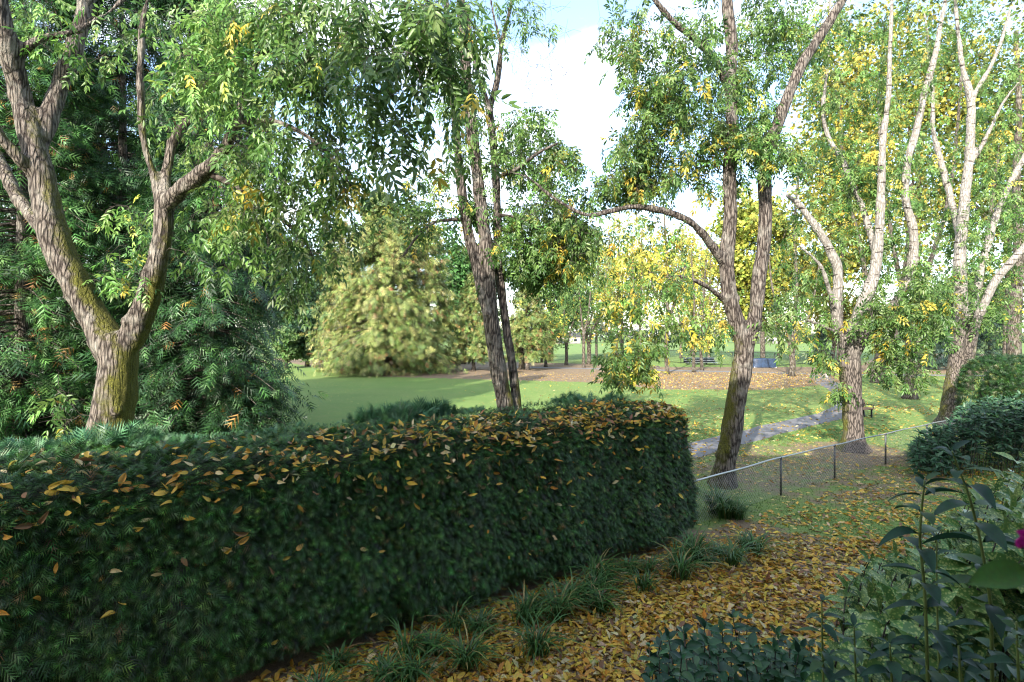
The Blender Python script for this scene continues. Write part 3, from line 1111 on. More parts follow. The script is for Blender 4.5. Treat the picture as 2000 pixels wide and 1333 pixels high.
def crown(parent, sk, blobs, single=300, tmpl=LEAF2, leaf_len=(.18, .30), pairs=3, droop=.2, twig_r=1.0, extra_twigs=2, twig_sides=3, zmin=.4, mat=None, spread=.30, yelmul=1.0):
    """blobs: (px, py, rx, ry, d0, d1, branches, leaves per branch, share of yellow, brightness painted in for sun or shade)"""
    A, K, Yl, Lightmul = [], [], [], []
    for (px, py, rx, ry, d0, d1, nb, lp, yl, lightmul) in blobs:
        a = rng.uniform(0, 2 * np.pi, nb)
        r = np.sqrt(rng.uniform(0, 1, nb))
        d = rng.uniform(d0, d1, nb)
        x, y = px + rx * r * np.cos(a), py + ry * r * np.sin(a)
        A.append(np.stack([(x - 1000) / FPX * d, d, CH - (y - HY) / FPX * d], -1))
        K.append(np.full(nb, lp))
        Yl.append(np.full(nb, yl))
        Lightmul.append(np.full(nb, lightmul))
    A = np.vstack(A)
    K, Yl, Lightmul = np.concatenate(K), np.concatenate(Yl), np.concatenate(Lightmul)
    ok = A[:, 2] > zmin
    A, K, Yl, Lightmul = A[ok], K[ok], Yl[ok], Lightmul[ok]
    key = {tuple(np.round(a, 5)): i for i, a in enumerate(A)}
    br = grow(sk, A, droop, .07, twig_r)
    tw = MB()
    B, AX, NM, CO = [], [], [], []
    for pts, rad in br:
        tw.tube(pts, rad, twig_sides, False, [0, 0, 0])
        i = key[tuple(np.round(pts[-1], 5))]
        k = int(round(K[i] * .78))
        end = pts[-1]
        hang = unit(pts[-1] - pts[-2])
        subs = [(pts[2:], 1.0)]
        for s in range(extra_twigs):
            q0 = pts[rng.integers(2, 6)]
            dr = unit(hang * .5 + rng.normal(0, .75, 3) + np.array([0, 0, -droop * .8]))
            l2 = rng.uniform(.25, .8) * spread * 2.2
            q = np.vstack([q0, q0 + dr * l2 * .5 + rng.normal(0, .03, 3), q0 + dr * l2 + np.array([0, 0, -droop * l2 * .5])])
            tw.tube(q, [.0045 * twig_r, .0035 * twig_r, .0022 * twig_r], 3, False, [0, 0, 0])
            subs.append((q, .6))
        if k == 0:
            continue
        yb = rng.random() < Yl[i] * yelmul
        for q, wgt in subs:
            kk = max(1, int(round(k / len(subs))))
            t = rng.uniform(.15, 1.0, kk) * (len(q) - 1)
            i0 = np.minimum(t.astype(int), len(q) - 2)
            f = (t - i0)[:, None]
            b = q[i0] * (1 - f) + q[i0 + 1] * f + rng.normal(0, spread * .12, (kk, 3))
            tn = unit(q[i0 + 1] - q[i0])
            ax = tn * .45 + rng.normal(0, .55, (kk, 3)) + np.array([0, 0, -.30 - droop])
            B.append(b)
            AX.append(ax)
            NM.append(np.tile([0, -.25, .8], (kk, 1)) + rng.normal(0, .45, (kk, 3)))
            yy = rng.random(kk) < (.75 if yb else (.02 + .1 * Yl[i]) * yelmul)
            g = pal(kk, GREEN, [3, 3, 2, 1.6, 1.2], .2)
            yc = pal(kk, YELLOW, None, .18)
            CO.append(np.where(yy[:, None], yc, g) * Lightmul[i])  # leaf colours scaled per blob to stand in for sun and shade
    tw.build('branches', M_TWIG, parent, 'stuff')
    if not B:
        return
    B, AX, NM, CO = np.vstack(B), np.vstack(AX), np.vstack(NM), np.vstack(CO)
    L = rng.uniform(*leaf_len, len(B))
    px, py = 1000 + FPX * B[:, 0] / B[:, 1], HY - FPX * (B[:, 2] - CH) / B[:, 1]
    inv = (px > -20) & (px < 2020) & (py > -20) & (py < 1333)
    order = np.argsort(np.where(inv, B[:, 1], 1e6))
    one, rest = order[:single], order[single:]
    for j in one:
        yl = CO[j, 0] > CO[j, 1] * .85
        put_leaf('leaf', LEAF_T[rng.integers(8, 10)] if yl else LEAF_T[rng.integers(0, 8)], parent, frame_matrix(B[j], unit(AX[j]), NM[j], L[j]))
    a, b, c_, d, e, o_ = compound_arrays(B[rest], AX[rest], NM[rest], L[rest], pairs)
    m = MB()
    cc = CO[rest][o_] * (1 + rng.normal(0, .12, (len(o_), 1)))
    leaves(m, a, b, c_, d, e, np.clip(cc, .005, .8), tmpl)
    m.build('crown', mat or M_LEAF, parent, 'stuff')


def limb(d, *pts, dd=None):
    """photo points (px, py, width px[, depth]) to a limb at depth d"""
    p, r = [], []
    for q in pts:
        de = q[3] if len(q) > 3 else d
        p.append(P(q[0], q[1], de))
        r.append(q[2] / FPX * de / 2)
    return np.array(p), np.array(r)


def hero(name, label, base, limbs, blobs, mat=M_BARK, voxel=.04, guides=(), moss=None, moss_h=5, moss_amt=1, group=None, flare=(.35, .9), lump=.03, slim=.9, **kw):
    t = thing(name, label, 'tree', (base[0], base[1], 0), group)
    remesh_trunk('trunk', limbs, mat, t, voxel, moss, moss_h, moss_amt, lump, flare, slim)
    sk = Skel()
    for pts, rad in limbs:
        sk.add(pts, rad)
    for g in guides:                              # thin boughs that carry outlying foliage
        g_m = MB()
        pp, rr = smooth_path(g[0], g[1], .2)
        g_m.tube(pp, rr * (1 + .1 * wob(pp, 4, 1)), 7, True, [.12, 0, 0])
        g_m.build('bough', M_BARKD, t)
        sk.add(g[0], g[1])
    crown(t, sk, blobs, **kw)
    return t


# T1: the forked mossy ash at the left
d = 10.5
b1 = P(218, 1075, d)
b1[2] = 0
root = (np.vstack([[P(214, 1060, d)], limb(d, (212, 900, 92), (218, 820, 86), (228, 750, 80), (232, 700, 82), (222, 655, 74))[0]]),
        np.array([.56, .50, .43, .40, .40, .37]))
root[0][0][2] = -.05
T1_limbs = [root,
            limb(d, (225, 690, 72), (196, 640, 66), (165, 590, 64), (132, 525, 62), (108, 470, 60), (90, 400, 58), (78, 330, 52), (60, 260, 47), (40, 190, 44), (22, 110, 42, 10.3), (2, 40, 40, 10.1), (-12, -50, 36, 10)),
            limb(d, (72, 305, 36), (88, 250, 40, 10.7), (110, 190, 39, 10.9), (135, 120, 37, 11), (155, 60, 34, 11.1), (172, -10, 31, 11.2), (185, -80, 28, 11.3)),
            limb(d, (86, 455, 26), (60, 420, 28, 10.8), (25, 370, 29, 11), (-5, 310, 30, 11.2), (-50, 230, 28, 11.4)),
            limb(d, (70, 350, 26), (40, 315, 27, 10.2), (5, 270, 27, 10), (-40, 215, 25, 9.8)),
            limb(d, (235, 690, 62), (262, 650, 58), (286, 590, 54), (304, 525, 50), (318, 465, 44), (320, 410, 40), (322, 375, 36)),
            limb(d, (318, 410, 34), (355, 370, 38, 10.3), (400, 336, 36, 10.1), (437, 292, 31, 9.9), (460, 245, 24, 9.7), (478, 190, 19, 9.6), (500, 120, 15, 9.4), (530, 30, 12, 9.2), (560, -60, 9, 9)),
            limb(d, (312, 400, 22), (300, 350, 19), (284, 290, 17), (276, 220, 16), (274, 150, 16), (277, 80, 15), (282, 30, 14), (296, -30, 12)),
            limb(d, (322, 380, 24), (330, 310, 23, 10.8), (350, 255, 20, 10.9), (395, 215, 17, 11), (430, 170, 14, 11.1), (452, 120, 11, 11.2), (480, 40, 9, 11.3)),
            limb(d, (32, 118, 20), (60, 88, 20, 10.4), (95, 72, 18, 10.5), (150, 60, 14, 10.7), (215, 22, 11, 11), (260, -20, 9, 11.2))]
T1_guides = [limb(8, (500, 120, 13, 9.4), (585, 20, 12, 8.6), (660, -70, 11, 7.8), (760, -90, 9, 7.2), (860, -70, 7, 6.8), (930, -40, 4, 6.6)),
             limb(9, (460, 245, 14, 9.7), (520, 235, 11, 9.2), (580, 255, 9, 8.8), (640, 300, 6, 8.5), (690, 370, 3, 8.3)),
             limb(9, (400, 336, 14, 10.1), (470, 370, 10, 10.2), (540, 420, 8, 10.4), (600, 480, 5, 10.6), (630, 560, 3, 10.8))]
T1_blobs = [
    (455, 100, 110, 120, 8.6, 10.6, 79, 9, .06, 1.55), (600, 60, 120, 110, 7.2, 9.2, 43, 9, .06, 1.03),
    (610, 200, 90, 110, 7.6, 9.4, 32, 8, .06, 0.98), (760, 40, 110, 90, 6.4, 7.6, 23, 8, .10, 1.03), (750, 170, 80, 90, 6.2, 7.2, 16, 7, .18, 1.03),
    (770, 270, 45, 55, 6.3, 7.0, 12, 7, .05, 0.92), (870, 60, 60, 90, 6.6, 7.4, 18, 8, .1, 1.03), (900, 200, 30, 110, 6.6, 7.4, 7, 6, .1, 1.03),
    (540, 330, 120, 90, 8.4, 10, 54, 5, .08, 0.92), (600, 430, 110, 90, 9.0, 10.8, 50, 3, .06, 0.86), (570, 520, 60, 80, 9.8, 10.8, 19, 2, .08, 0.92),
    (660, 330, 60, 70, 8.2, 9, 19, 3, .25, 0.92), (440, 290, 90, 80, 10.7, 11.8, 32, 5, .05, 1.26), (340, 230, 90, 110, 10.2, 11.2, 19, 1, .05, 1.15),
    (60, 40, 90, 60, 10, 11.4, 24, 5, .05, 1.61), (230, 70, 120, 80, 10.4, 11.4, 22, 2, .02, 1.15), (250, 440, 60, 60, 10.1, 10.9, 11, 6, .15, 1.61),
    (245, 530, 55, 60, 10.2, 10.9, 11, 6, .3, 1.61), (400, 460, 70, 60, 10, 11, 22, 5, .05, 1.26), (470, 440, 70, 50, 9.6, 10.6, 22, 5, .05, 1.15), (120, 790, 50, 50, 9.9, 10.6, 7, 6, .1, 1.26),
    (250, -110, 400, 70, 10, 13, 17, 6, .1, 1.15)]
hero('mossy_ash', 'forked ash tree with thick mossy limbs left of the hedge', b1, T1_limbs, T1_blobs, voxel=.048, guides=T1_guides,
     moss=(1, .1, .5), moss_h=8.5, moss_amt=1.35, tmpl=LEAF2, leaf_len=(.26, .42), droop=.3, lump=.04, extra_twigs=3, yelmul=.35, slim=.83)

# T2: the slender stems behind the middle of the hedge
d = 15.0
b2 = P(990, 950, d)
b2[2] = 0
T2_limbs = [(np.vstack([[[b2[0], b2[1], -.05]], limb(d, (992, 850, 33), (986, 790, 32), (977, 745, 31), (968, 685, 30), (960, 630, 30), (955, 570, 28), (952, 520, 27), (948, 465, 25), (942, 430, 24), (934, 360, 23), (924, 270, 22), (914, 190, 21), (908, 110, 20), (902, 40, 18), (898, -40, 16))[0]]),
             np.array([.30, .26, .235, .225, .22, .22, .20, .195, .18, .172, .165, .155, .15, .14, .125, .11])),
            limb(d, (962, 640, 22), (948, 595, 22), (930, 520, 21), (914, 450, 20), (904, 390, 18), (895, 310, 16), (888, 220, 15), (878, 120, 14), (872, 20, 12), (868, -60, 10)),
            (np.vstack([[P(1018, 950, 15.35)], limb(15.35, (1014, 840, 19), (1008, 780, 18), (1000, 712, 17), (991, 655, 17), (985, 610, 17), (976, 540, 17), (972, 470, 17), (971, 400, 16), (967, 330, 16), (962, 270, 15), (956, 215, 15), (964, 185, 12), (973, 150, 11), (981, 80, 10), (994, 30, 8), (1003, -30, 6))[0]]),
             np.array([.16, .15, .14, .13, .125, .125, .125, .125, .12, .118, .112, .108, .095, .085, .075, .06, .045])),
            limb(d, (957, 222, 12), (943, 175, 11), (930, 130, 9), (920, 80, 8), (915, 10, 6)),
            limb(d, (978, 90, 7), (972, 60, 6), (965, 35, 5), (955, -20, 4))]
T2_guides = [limb(d, (908, 428, 7), (880, 430, 7, 14.8), (850, 434, 6, 14.6), (825, 452, 5, 14.4), (805, 475, 4, 14.3), (788, 500, 3, 14.2)),
             limb(d, (975, 345, 9), (1010, 330, 8, 14.8), (1050, 300, 6, 14.7), (1090, 280, 4, 14.6)),
             limb(d, (972, 420, 8), (1005, 425, 7, 15.3), (1050, 440, 5, 15.5), (1100, 460, 3, 15.7))]
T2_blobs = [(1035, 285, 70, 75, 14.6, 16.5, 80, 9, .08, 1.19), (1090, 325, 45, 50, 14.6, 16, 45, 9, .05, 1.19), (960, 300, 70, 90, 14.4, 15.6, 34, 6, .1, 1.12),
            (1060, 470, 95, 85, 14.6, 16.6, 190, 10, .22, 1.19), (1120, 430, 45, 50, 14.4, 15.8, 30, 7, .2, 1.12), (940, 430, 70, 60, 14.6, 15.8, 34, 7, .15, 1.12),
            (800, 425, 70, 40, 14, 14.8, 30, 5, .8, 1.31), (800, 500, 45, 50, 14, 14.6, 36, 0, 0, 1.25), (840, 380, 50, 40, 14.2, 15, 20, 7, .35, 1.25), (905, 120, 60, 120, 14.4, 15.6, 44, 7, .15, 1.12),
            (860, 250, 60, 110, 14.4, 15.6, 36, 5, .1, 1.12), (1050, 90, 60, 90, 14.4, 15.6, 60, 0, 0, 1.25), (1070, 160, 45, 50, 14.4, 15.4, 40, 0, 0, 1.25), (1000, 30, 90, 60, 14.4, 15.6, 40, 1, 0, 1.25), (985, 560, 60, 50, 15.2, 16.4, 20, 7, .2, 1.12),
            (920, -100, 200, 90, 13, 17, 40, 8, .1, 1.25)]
hero('slender_ash', 'slender ash with three straight stems rising behind the middle of the hedge', b2, T2_limbs, T2_blobs, voxel=.04, guides=T2_guides,
     moss=(1, .2, -.1), moss_h=3.4, moss_amt=1.1, leaf_len=(.26, .42), droop=.35, flare=(.15, .6), lump=.022, extra_twigs=2, yelmul=.45, slim=1.02)

# T3: ash with two straight stems and a long arching bough, inside the fence
d = 15.0
b3 = P(1412, 950, d)
b3[2] = 0
T3_limbs = [(np.vstack([[[b3[0] - .02, d, -.05]], limb(d, (1417, 905, 47), (1428, 850, 44), (1438, 780, 43), (1447, 730, 42), (1453, 690, 41), (1455, 655, 42))[0]]), np.array([.36, .335, .315, .305, .30, .29, .29])),
            limb(d, (1455, 680, 36), (1442, 640, 34), (1430, 600, 33), (1422, 555, 33), (1420, 500, 31), (1426, 440, 29), (1427, 400, 28), (1425, 335, 28), (1430, 265, 26), (1428, 200, 25), (1426, 141, 25), (1430, 88, 26), (1423, 35, 24), (1418, -20, 21), (1412, -90, 17)),
            limb(d, (1458, 672, 32), (1472, 630, 31), (1478, 590, 30), (1483, 545, 30), (1489, 500, 29), (1494, 440, 28), (1494, 390, 28), (1493, 335, 27), (1498, 290, 25), (1520, 240, 24), (1543, 178, 23), (1568, 123, 22), (1600, 74, 20), (1640, 10, 18), (1690, -60, 15)),
            limb(d, (1418, 520, 20), (1398, 492, 20, 14.8), (1376, 462, 18, 14.6), (1345, 432, 16, 14.4), (1295, 412, 15, 14.3), (1240, 404, 14, 14.2), (1195, 412, 13, 14.1), (1150, 421, 12, 14), (1105, 402, 10, 14), (1062, 372, 9, 14), (1030, 346, 7, 14), (985, 334, 4, 14)),
            limb(d, (1412, 585, 13), (1392, 568, 11, 14.7), (1365, 552, 10, 14.5), (1335, 541, 9, 14.3), (1312, 540, 7, 14.1), (1297, 556, 5, 14)),
            limb(d, (1427, 190, 19), (1412, 145, 18, 14.8), (1386, 105, 17, 14.6), (1346, 67, 16, 14.4), (1312, 40, 14, 14.2), (1270, -10, 11, 14))]
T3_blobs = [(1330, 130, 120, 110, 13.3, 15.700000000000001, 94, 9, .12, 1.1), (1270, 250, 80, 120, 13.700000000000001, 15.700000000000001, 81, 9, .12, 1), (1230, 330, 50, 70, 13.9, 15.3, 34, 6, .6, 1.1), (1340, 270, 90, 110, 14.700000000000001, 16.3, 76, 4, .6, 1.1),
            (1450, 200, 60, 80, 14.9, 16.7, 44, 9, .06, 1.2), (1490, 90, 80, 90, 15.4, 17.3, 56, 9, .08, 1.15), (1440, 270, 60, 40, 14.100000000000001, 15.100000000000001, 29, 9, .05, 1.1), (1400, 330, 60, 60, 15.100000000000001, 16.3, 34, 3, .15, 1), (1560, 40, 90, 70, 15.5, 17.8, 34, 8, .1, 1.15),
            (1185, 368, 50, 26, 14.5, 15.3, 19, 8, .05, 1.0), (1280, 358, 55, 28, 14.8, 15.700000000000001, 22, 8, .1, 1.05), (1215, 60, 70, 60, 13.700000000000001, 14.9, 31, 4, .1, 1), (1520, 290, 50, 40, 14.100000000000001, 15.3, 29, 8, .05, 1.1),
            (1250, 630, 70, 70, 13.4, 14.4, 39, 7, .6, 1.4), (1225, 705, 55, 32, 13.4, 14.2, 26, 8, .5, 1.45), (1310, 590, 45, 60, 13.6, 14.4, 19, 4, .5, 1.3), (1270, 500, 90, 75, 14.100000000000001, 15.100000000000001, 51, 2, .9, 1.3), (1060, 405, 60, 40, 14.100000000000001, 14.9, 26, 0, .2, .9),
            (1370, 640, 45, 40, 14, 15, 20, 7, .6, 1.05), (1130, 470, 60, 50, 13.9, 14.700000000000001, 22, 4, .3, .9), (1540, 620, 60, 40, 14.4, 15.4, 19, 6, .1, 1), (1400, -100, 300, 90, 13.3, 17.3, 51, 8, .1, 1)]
hero('arching_ash', 'ash with two straight stems and a long bough arching left over the hedge end', b3, T3_limbs, T3_blobs, voxel=.048,
     moss=(-1, .1, .15), moss_h=5.0, moss_amt=.72, leaf_len=(.28, .44), droop=.35, flare=(.2, .7), lump=.028, extra_twigs=3, yelmul=.55)

# T4: many-stemmed tree with pale upper limbs behind the fence
d = 19.6
b4 = P(1668, 880, d)
b4[2] = 0
T4_limbs = [(np.vstack([[[b4[0], d, -.05]], limb(d, (1667, 850, 41), (1665, 800, 39), (1663, 755, 40), (1660, 715, 43), (1658, 680, 42), (1656, 655, 38))[0]]), np.array([.46, .39, .365, .37, .40, .39, .34])),
            limb(d, (1654, 670, 25), (1637, 640, 22), (1632, 600, 21), (1637, 560, 20), (1636, 525, 20), (1624, 495, 19), (1608, 465, 18), (1594, 445, 16), (1580, 425, 14), (1560, 400, 12), (1535, 380, 9)),
            limb(d, (1660, 672, 28), (1672, 630, 28), (1690, 585, 27), (1706, 540, 24), (1713, 500, 22), (1717, 460, 19), (1720, 400, 18), (1722, 340, 16), (1725, 270, 14), (1735, 190, 12), (1738, 100, 10), (1742, 10, 8), (1745, -60, 6)),
            limb(d, (1712, 505, 15), (1700, 455, 14, 20), (1680, 395, 13, 20.2), (1657, 340, 13, 20.3), (1636, 300, 12, 20.4), (1617, 265, 10, 20.5), (1608, 215, 9, 20.5), (1615, 140, 8, 20.5), (1620, 50, 7, 20.5), (1622, -40, 5, 20.5)),
            limb(d, (1670, 690, 24), (1690, 655, 24, 19.8), (1722, 620, 22, 20), (1750, 592, 21, 20), (1770, 560, 20, 20), (1781, 520, 19, 20), (1785, 470, 18, 20), (1778, 425, 17, 20), (1768, 388, 17, 20), (1772, 320, 16, 20), (1790, 255, 15, 20), (1806, 180, 14, 20), (1822, 125, 13, 20), (1835, 65, 11, 20), (1850, -20, 9, 20)),
            limb(d, (1632, 615, 12), (1617, 560, 10, 19.3), (1605, 525, 9, 19.2), (1590, 505, 7, 19.1), (1560, 480, 5, 19)),
            limb(d, (1646, 655, 11), (1612, 640, 9, 19.2), (1575, 625, 7, 19), (1540, 615, 5, 18.8), (1512, 622, 3, 18.7))]
T4_blobs = [(1640, 120, 110, 120, 19.5, 22.5, 66, 9, .2, 1.15), (1700, 250, 100, 110, 19.5, 22.1, 73, 9, .15, 1.2), (1620, 330, 70, 80, 19.5, 21.5, 40, 8, .12, 1.15), (1760, 90, 90, 100, 19.9, 22.5, 46, 8, .25, 1.1), (1700, 370, 70, 50, 19.5, 20.9, 33, 9, .25, 1.15),
            (1580, 480, 70, 80, 20.1, 22.5, 40, 6, .4, 1.1), (1560, 590, 70, 60, 18.4, 20.5, 33, 7, .3, 1.1), (1720, 620, 60, 50, 18.2, 19.4, 30, 8, .1, 1.0), (1775, 640, 70, 60, 18.4, 20, 46, 9, .12, 1.05), (1800, 560, 60, 60, 18.6, 20, 33, 8, .1, 1.1),
            (1745, 530, 60, 60, 19.9, 20.9, 26, 8, .08, 1.05), (1700, 470, 70, 50, 19.9, 20.9, 26, 8, .05, 1.1), (1612, 698, 26, 15, 18.8, 19.4, 12, 8, .3, 1.05), (1636, 758, 9, 15, 18.8, 19.4, 7, 8, .3, 1.05), (1730, 700, 40, 40, 18.6, 19.6, 15, 7, .1, 1), (1780, 720, 40, 30, 18.8, 19.8, 12, 7, .1, 1), (1700, -100, 250, 90, 18.5, 24.5, 33, 8, .2, 1)]
hero('many_stemmed_ash', 'ash splitting into many pale stems behind the wire fence beside the bench', b4, T4_limbs, T4_blobs, mat=M_BARKP, voxel=.055,
     moss=(-.3, .3, .1), moss_h=5.5, moss_amt=.9, leaf_len=(.32, .48), droop=.3, lump=.03, flare=(.4, .5), extra_twigs=2, yelmul=.55)

# T5: pale trunk at the far end of the fence
d = 25.0
b5 = P(1852, 831, d)
b5[2] = 0
T5_limbs = [(np.vstack([[[b5[0], d, -.05]], limb(d, (1856, 800, 37), (1862, 755, 35), (1869, 710, 33), (1875, 665, 30), (1877, 610, 27), (1876, 560, 24), (1875, 500, 22), (1880, 440, 20), (1885, 380, 18), (1892, 317, 17), (1896, 250, 16), (1896, 194, 15), (1882, 141, 11), (1875, 95, 10), (1868, 30, 8), (1862, -40, 6))[0]]),
             np.array([.52, .44, .41, .385, .355, .32, .285, .26, .24, .215, .20, .19, .175, .13, .115, .095, .07])),
            limb(d, (1876, 725, 20), (1888, 690, 20, 24.6), (1900, 650, 19, 24.4), (1914, 612, 18, 24.2), (1942, 553, 17, 24), (1977, 510, 16, 23.8), (2004, 480, 15, 23.7), (2050, 430, 13, 23.5)),
            limb(d, (1877, 480, 15), (1866, 425, 14, 25.4), (1850, 362, 13, 25.7), (1833, 300, 12, 26), (1822, 250, 10, 26), (1822, 190, 9, 26), (1815, 110, 7, 26), (1805, 20, 6, 26)),
            limb(d, (1896, 215, 11), (1906, 180, 10, 25), (1935, 130, 9, 25), (1956, 78, 8, 25), (1975, 10, 6, 25)),
            limb(d, (1893, 640, 16), (1915, 530, 14, 25.5), (1936, 455, 14, 26), (1956, 395, 13, 26.3), (1985, 335, 12, 26.5), (2010, 290, 11, 26.6)),
            limb(d, (1890, 330, 10), (1915, 290, 9, 24.7), (1935, 250, 8, 24.5), (1960, 200, 7, 24.3), (1990, 160, 5, 24))]
T5_blobs = [(1850, 80, 90, 110, 24.8, 28.8, 46, 8, .2, 1.1), (1940, 130, 80, 110, 24.8, 28.8, 53, 8, .2, 1.1), (1930, 290, 80, 80, 24.8, 27.8, 46, 8, .12, 1.15), (1800, 330, 60, 110, 25.400000000000002, 28.8, 40, 7, .15, 1.1), (1940, 430, 80, 70, 24.6, 27.400000000000002, 59, 9, .06, 1.2), (1850, 470, 80, 70, 24.8, 27.2, 53, 9, .06, 1.2),
            (1930, 540, 70, 50, 24.8, 26.8, 33, 8, .06, 1.1), (1840, 580, 70, 60, 23.4, 25.4, 40, 8, .05, 1.05), (1950, 620, 60, 40, 23.4, 26, 20, 7, .1, 1), (1820, 640, 40, 50, 23.6, 25.6, 17, 7, .05, 1), (1900, -100, 200, 90, 23.8, 29.8, 26, 8, .2, 1), (2080, 300, 80, 250, 23.8, 28.8, 26, 8, .15, 1)]
hero('pale_ash', 'pale leaning ash trunk at the far end of the wire fence before the yew', b5, T5_limbs, T5_blobs, mat=M_BARKP, voxel=.065,
     moss=(-1, 0, 0), moss_h=4.0, moss_amt=.5, leaf_len=(.36, .52), droop=.25, lump=.03, flare=(.25, .6), extra_twigs=2, single=260, yelmul=.5)


# ------------------------------------------------------------------ park trees farther off
def park_tree(name, label, base_px, d, trunk_w, fork_y, stems, blobs, mat=M_BARKD, lean=0, leaf=(.30, .5), cat='tree', group=None, droop=.25, sides=10, moss=None, twig_r=1.3, spread=.6, pairs=2):
    """stems: lists of (px, py, w) from the fork upwards"""
    b = P(base_px[0], base_px[1], d)
    b[2] = 0
    t = thing(name, label, cat, (b[0], b[1], 0), group)
    tw = trunk_w / FPX * d / 2
    fx = base_px[0] + lean
    f = P(fx, fork_y, d)
    mid = (b * .5 + f * .5) + np.array([rng.normal(0, tw * .4), 0, 0])
    limbs = [(np.vstack([b + [0, 0, -.05], b + [0, 0, .35], mid, f]), np.array([tw * 1.45, tw * 1.12, tw, tw * .92]))]
    for s in stems:
        p, r = limb(d, *s)
        limbs.append((np.vstack([f - [0, 0, .15], p]), np.concatenate([[tw * .75], r])))
    m = MB()
    for p, r in limbs:
        pp, rr = smooth_path(p, r, .5)
        m.tube(pp, rr * (1 + .08 * wob(pp, 1.9, 2.0)), sides, True, [.25, 0, 0])
    m.build('trunk', mat, t)
    sk = Skel()
    for p, r in limbs[1:] or limbs:
        sk.add(p, r, .8)
    crown(t, sk, blobs, single=0, tmpl=LEAF2, leaf_len=leaf, pairs=pairs, droop=droop, twig_r=twig_r, extra_twigs=1, mat=M_FAR, spread=spread)
    return t


park_tree('lopped_ash', 'stubby trunk ringed with burrs between the bench tree and the pale ash', (1777, 783), 35.5, 21, 690,
          [[(1775, 640, 12), (1760, 560, 9), (1740, 450, 7), (1720, 300, 6), (1715, 150, 4)], [(1790, 620, 12), (1815, 520, 9), (1850, 400, 7), (1870, 250, 5), (1880, 100, 4)]],
          [(1700, 200, 130, 180, 33, 39, 80, 8, .5, 1.2), (1850, 250, 120, 200, 33, 39, 70, 8, .4, 1.2), (1780, 500, 90, 90, 33, 38, 40, 8, .3, 1.1)], M_BARK)
park_tree('burred_ash', 'gnarled double trunk with swollen burrs standing beyond the path', (1718, 748), 47.5, 26, 715,
          [[(1716, 680, 14), (1700, 600, 10), (1680, 480, 8), (1650, 350, 6), (1640, 200, 4)], [(1740, 690, 16), (1752, 620, 9), (1770, 500, 7), (1780, 360, 5)], [(1762, 700, 8), (1790, 660, 6), (1800, 600, 5)]],
          [(1620, 300, 110, 180, 44, 52, 80, 8, .6, 1.25), (1740, 420, 110, 160, 44, 51, 70, 8, .45, 1.2), (1700, 600, 80, 70, 44, 50, 40, 8, .3, 1.1)], M_BARKD)
park_tree('lone_ash', 'small ash with yellow lower leaves standing in brown litter left of the dog walker', (1546, 733), 55, 11, 690,
          [[(1550, 640, 7), (1556, 560, 6), (1552, 450, 5), (1560, 330, 4)], [(1560, 660, 5), (1585, 600, 4), (1600, 520, 3)], [(1535, 640, 5), (1510, 570, 4), (1500, 480, 3)]],
          [(1560, 480, 90, 110, 52, 60, 90, 9, .65, 1.3), (1540, 350, 90, 110, 52, 60, 60, 8, .65, 1.3), (1550, 610, 60, 50, 52, 58, 34, 8, .6, 1.2), (1545, 690, 28, 28, 53, 57, 12, 7, .6, 1.2)])
park_tree('thin_ash', 'thin ash with a bare straight trunk in brown litter before the sports field', (1303, 732), 58, 8, 640,
          [[(1304, 560, 5), (1300, 470, 4), (1296, 400, 3)], [(1320, 580, 4), (1340, 520, 3)], [(1285, 590, 4), (1265, 530, 3)]],
          [(1310, 590, 50, 50, 55, 60, 34, 7, .55, 1.2), (1300, 480, 60, 70, 55, 61, 40, 7, .75, 1.3)])
park_tree('twin_ash', 'slim pale-trunked ash, left of the close pair before the bleachers', (1355, 728), 61, 6, 650,
          [[(1356, 580, 4), (1350, 500, 3)], [(1370, 590, 3), (1390, 540, 2)]],
          [(1355, 600, 50, 55, 58, 63, 44, 8, .75, 1.35), (1345, 660, 40, 40, 58, 62, 24, 8, .75, 1.3), (1360, 500, 60, 60, 58, 64, 40, 7, .8, 1.35)])
park_tree('twin_ash', 'darker slim ash, right and behind of the close pair before the bleachers', (1371, 724), 64, 6, 650,
          [[(1374, 580, 4), (1380, 500, 3)], [(1395, 600, 3), (1415, 560, 2)]],
          [(1400, 560, 50, 70, 60, 66, 40, 8, .7, 1.3), (1400, 660, 40, 40, 60, 65, 26, 8, .6, 1.25)])
park_tree('leaning_ash', 'dark leaning trunk half hidden just behind the pale ash', (1893, 762), 41, 13, 640, [[(1915, 560, 9), (1930, 450, 7), (1950, 300, 5)], [(1890, 560, 7), (1880, 450, 5)]],
          [(1940, 350, 120, 160, 38, 45, 60, 8, .4, 1.15), (1900, 560, 90, 70, 38, 44, 36, 8, .3, 1.1)], M_BARKD, lean=12)
park_tree('thick_ash', 'thick grey trunk rising behind the clipped yew dome', (1984, 800), 30.4, 24, 560, [[(1990, 480, 18), (1985, 360, 14), (1990, 200, 10), (1985, 60, 7)], [(2010, 470, 14), (2040, 350, 11)]],
          [(1980, 250, 90, 180, 28, 33, 44, 8, .25, 1.1), (1970, 560, 70, 60, 29, 33, 24, 8, .1, 1)], M_BARK)
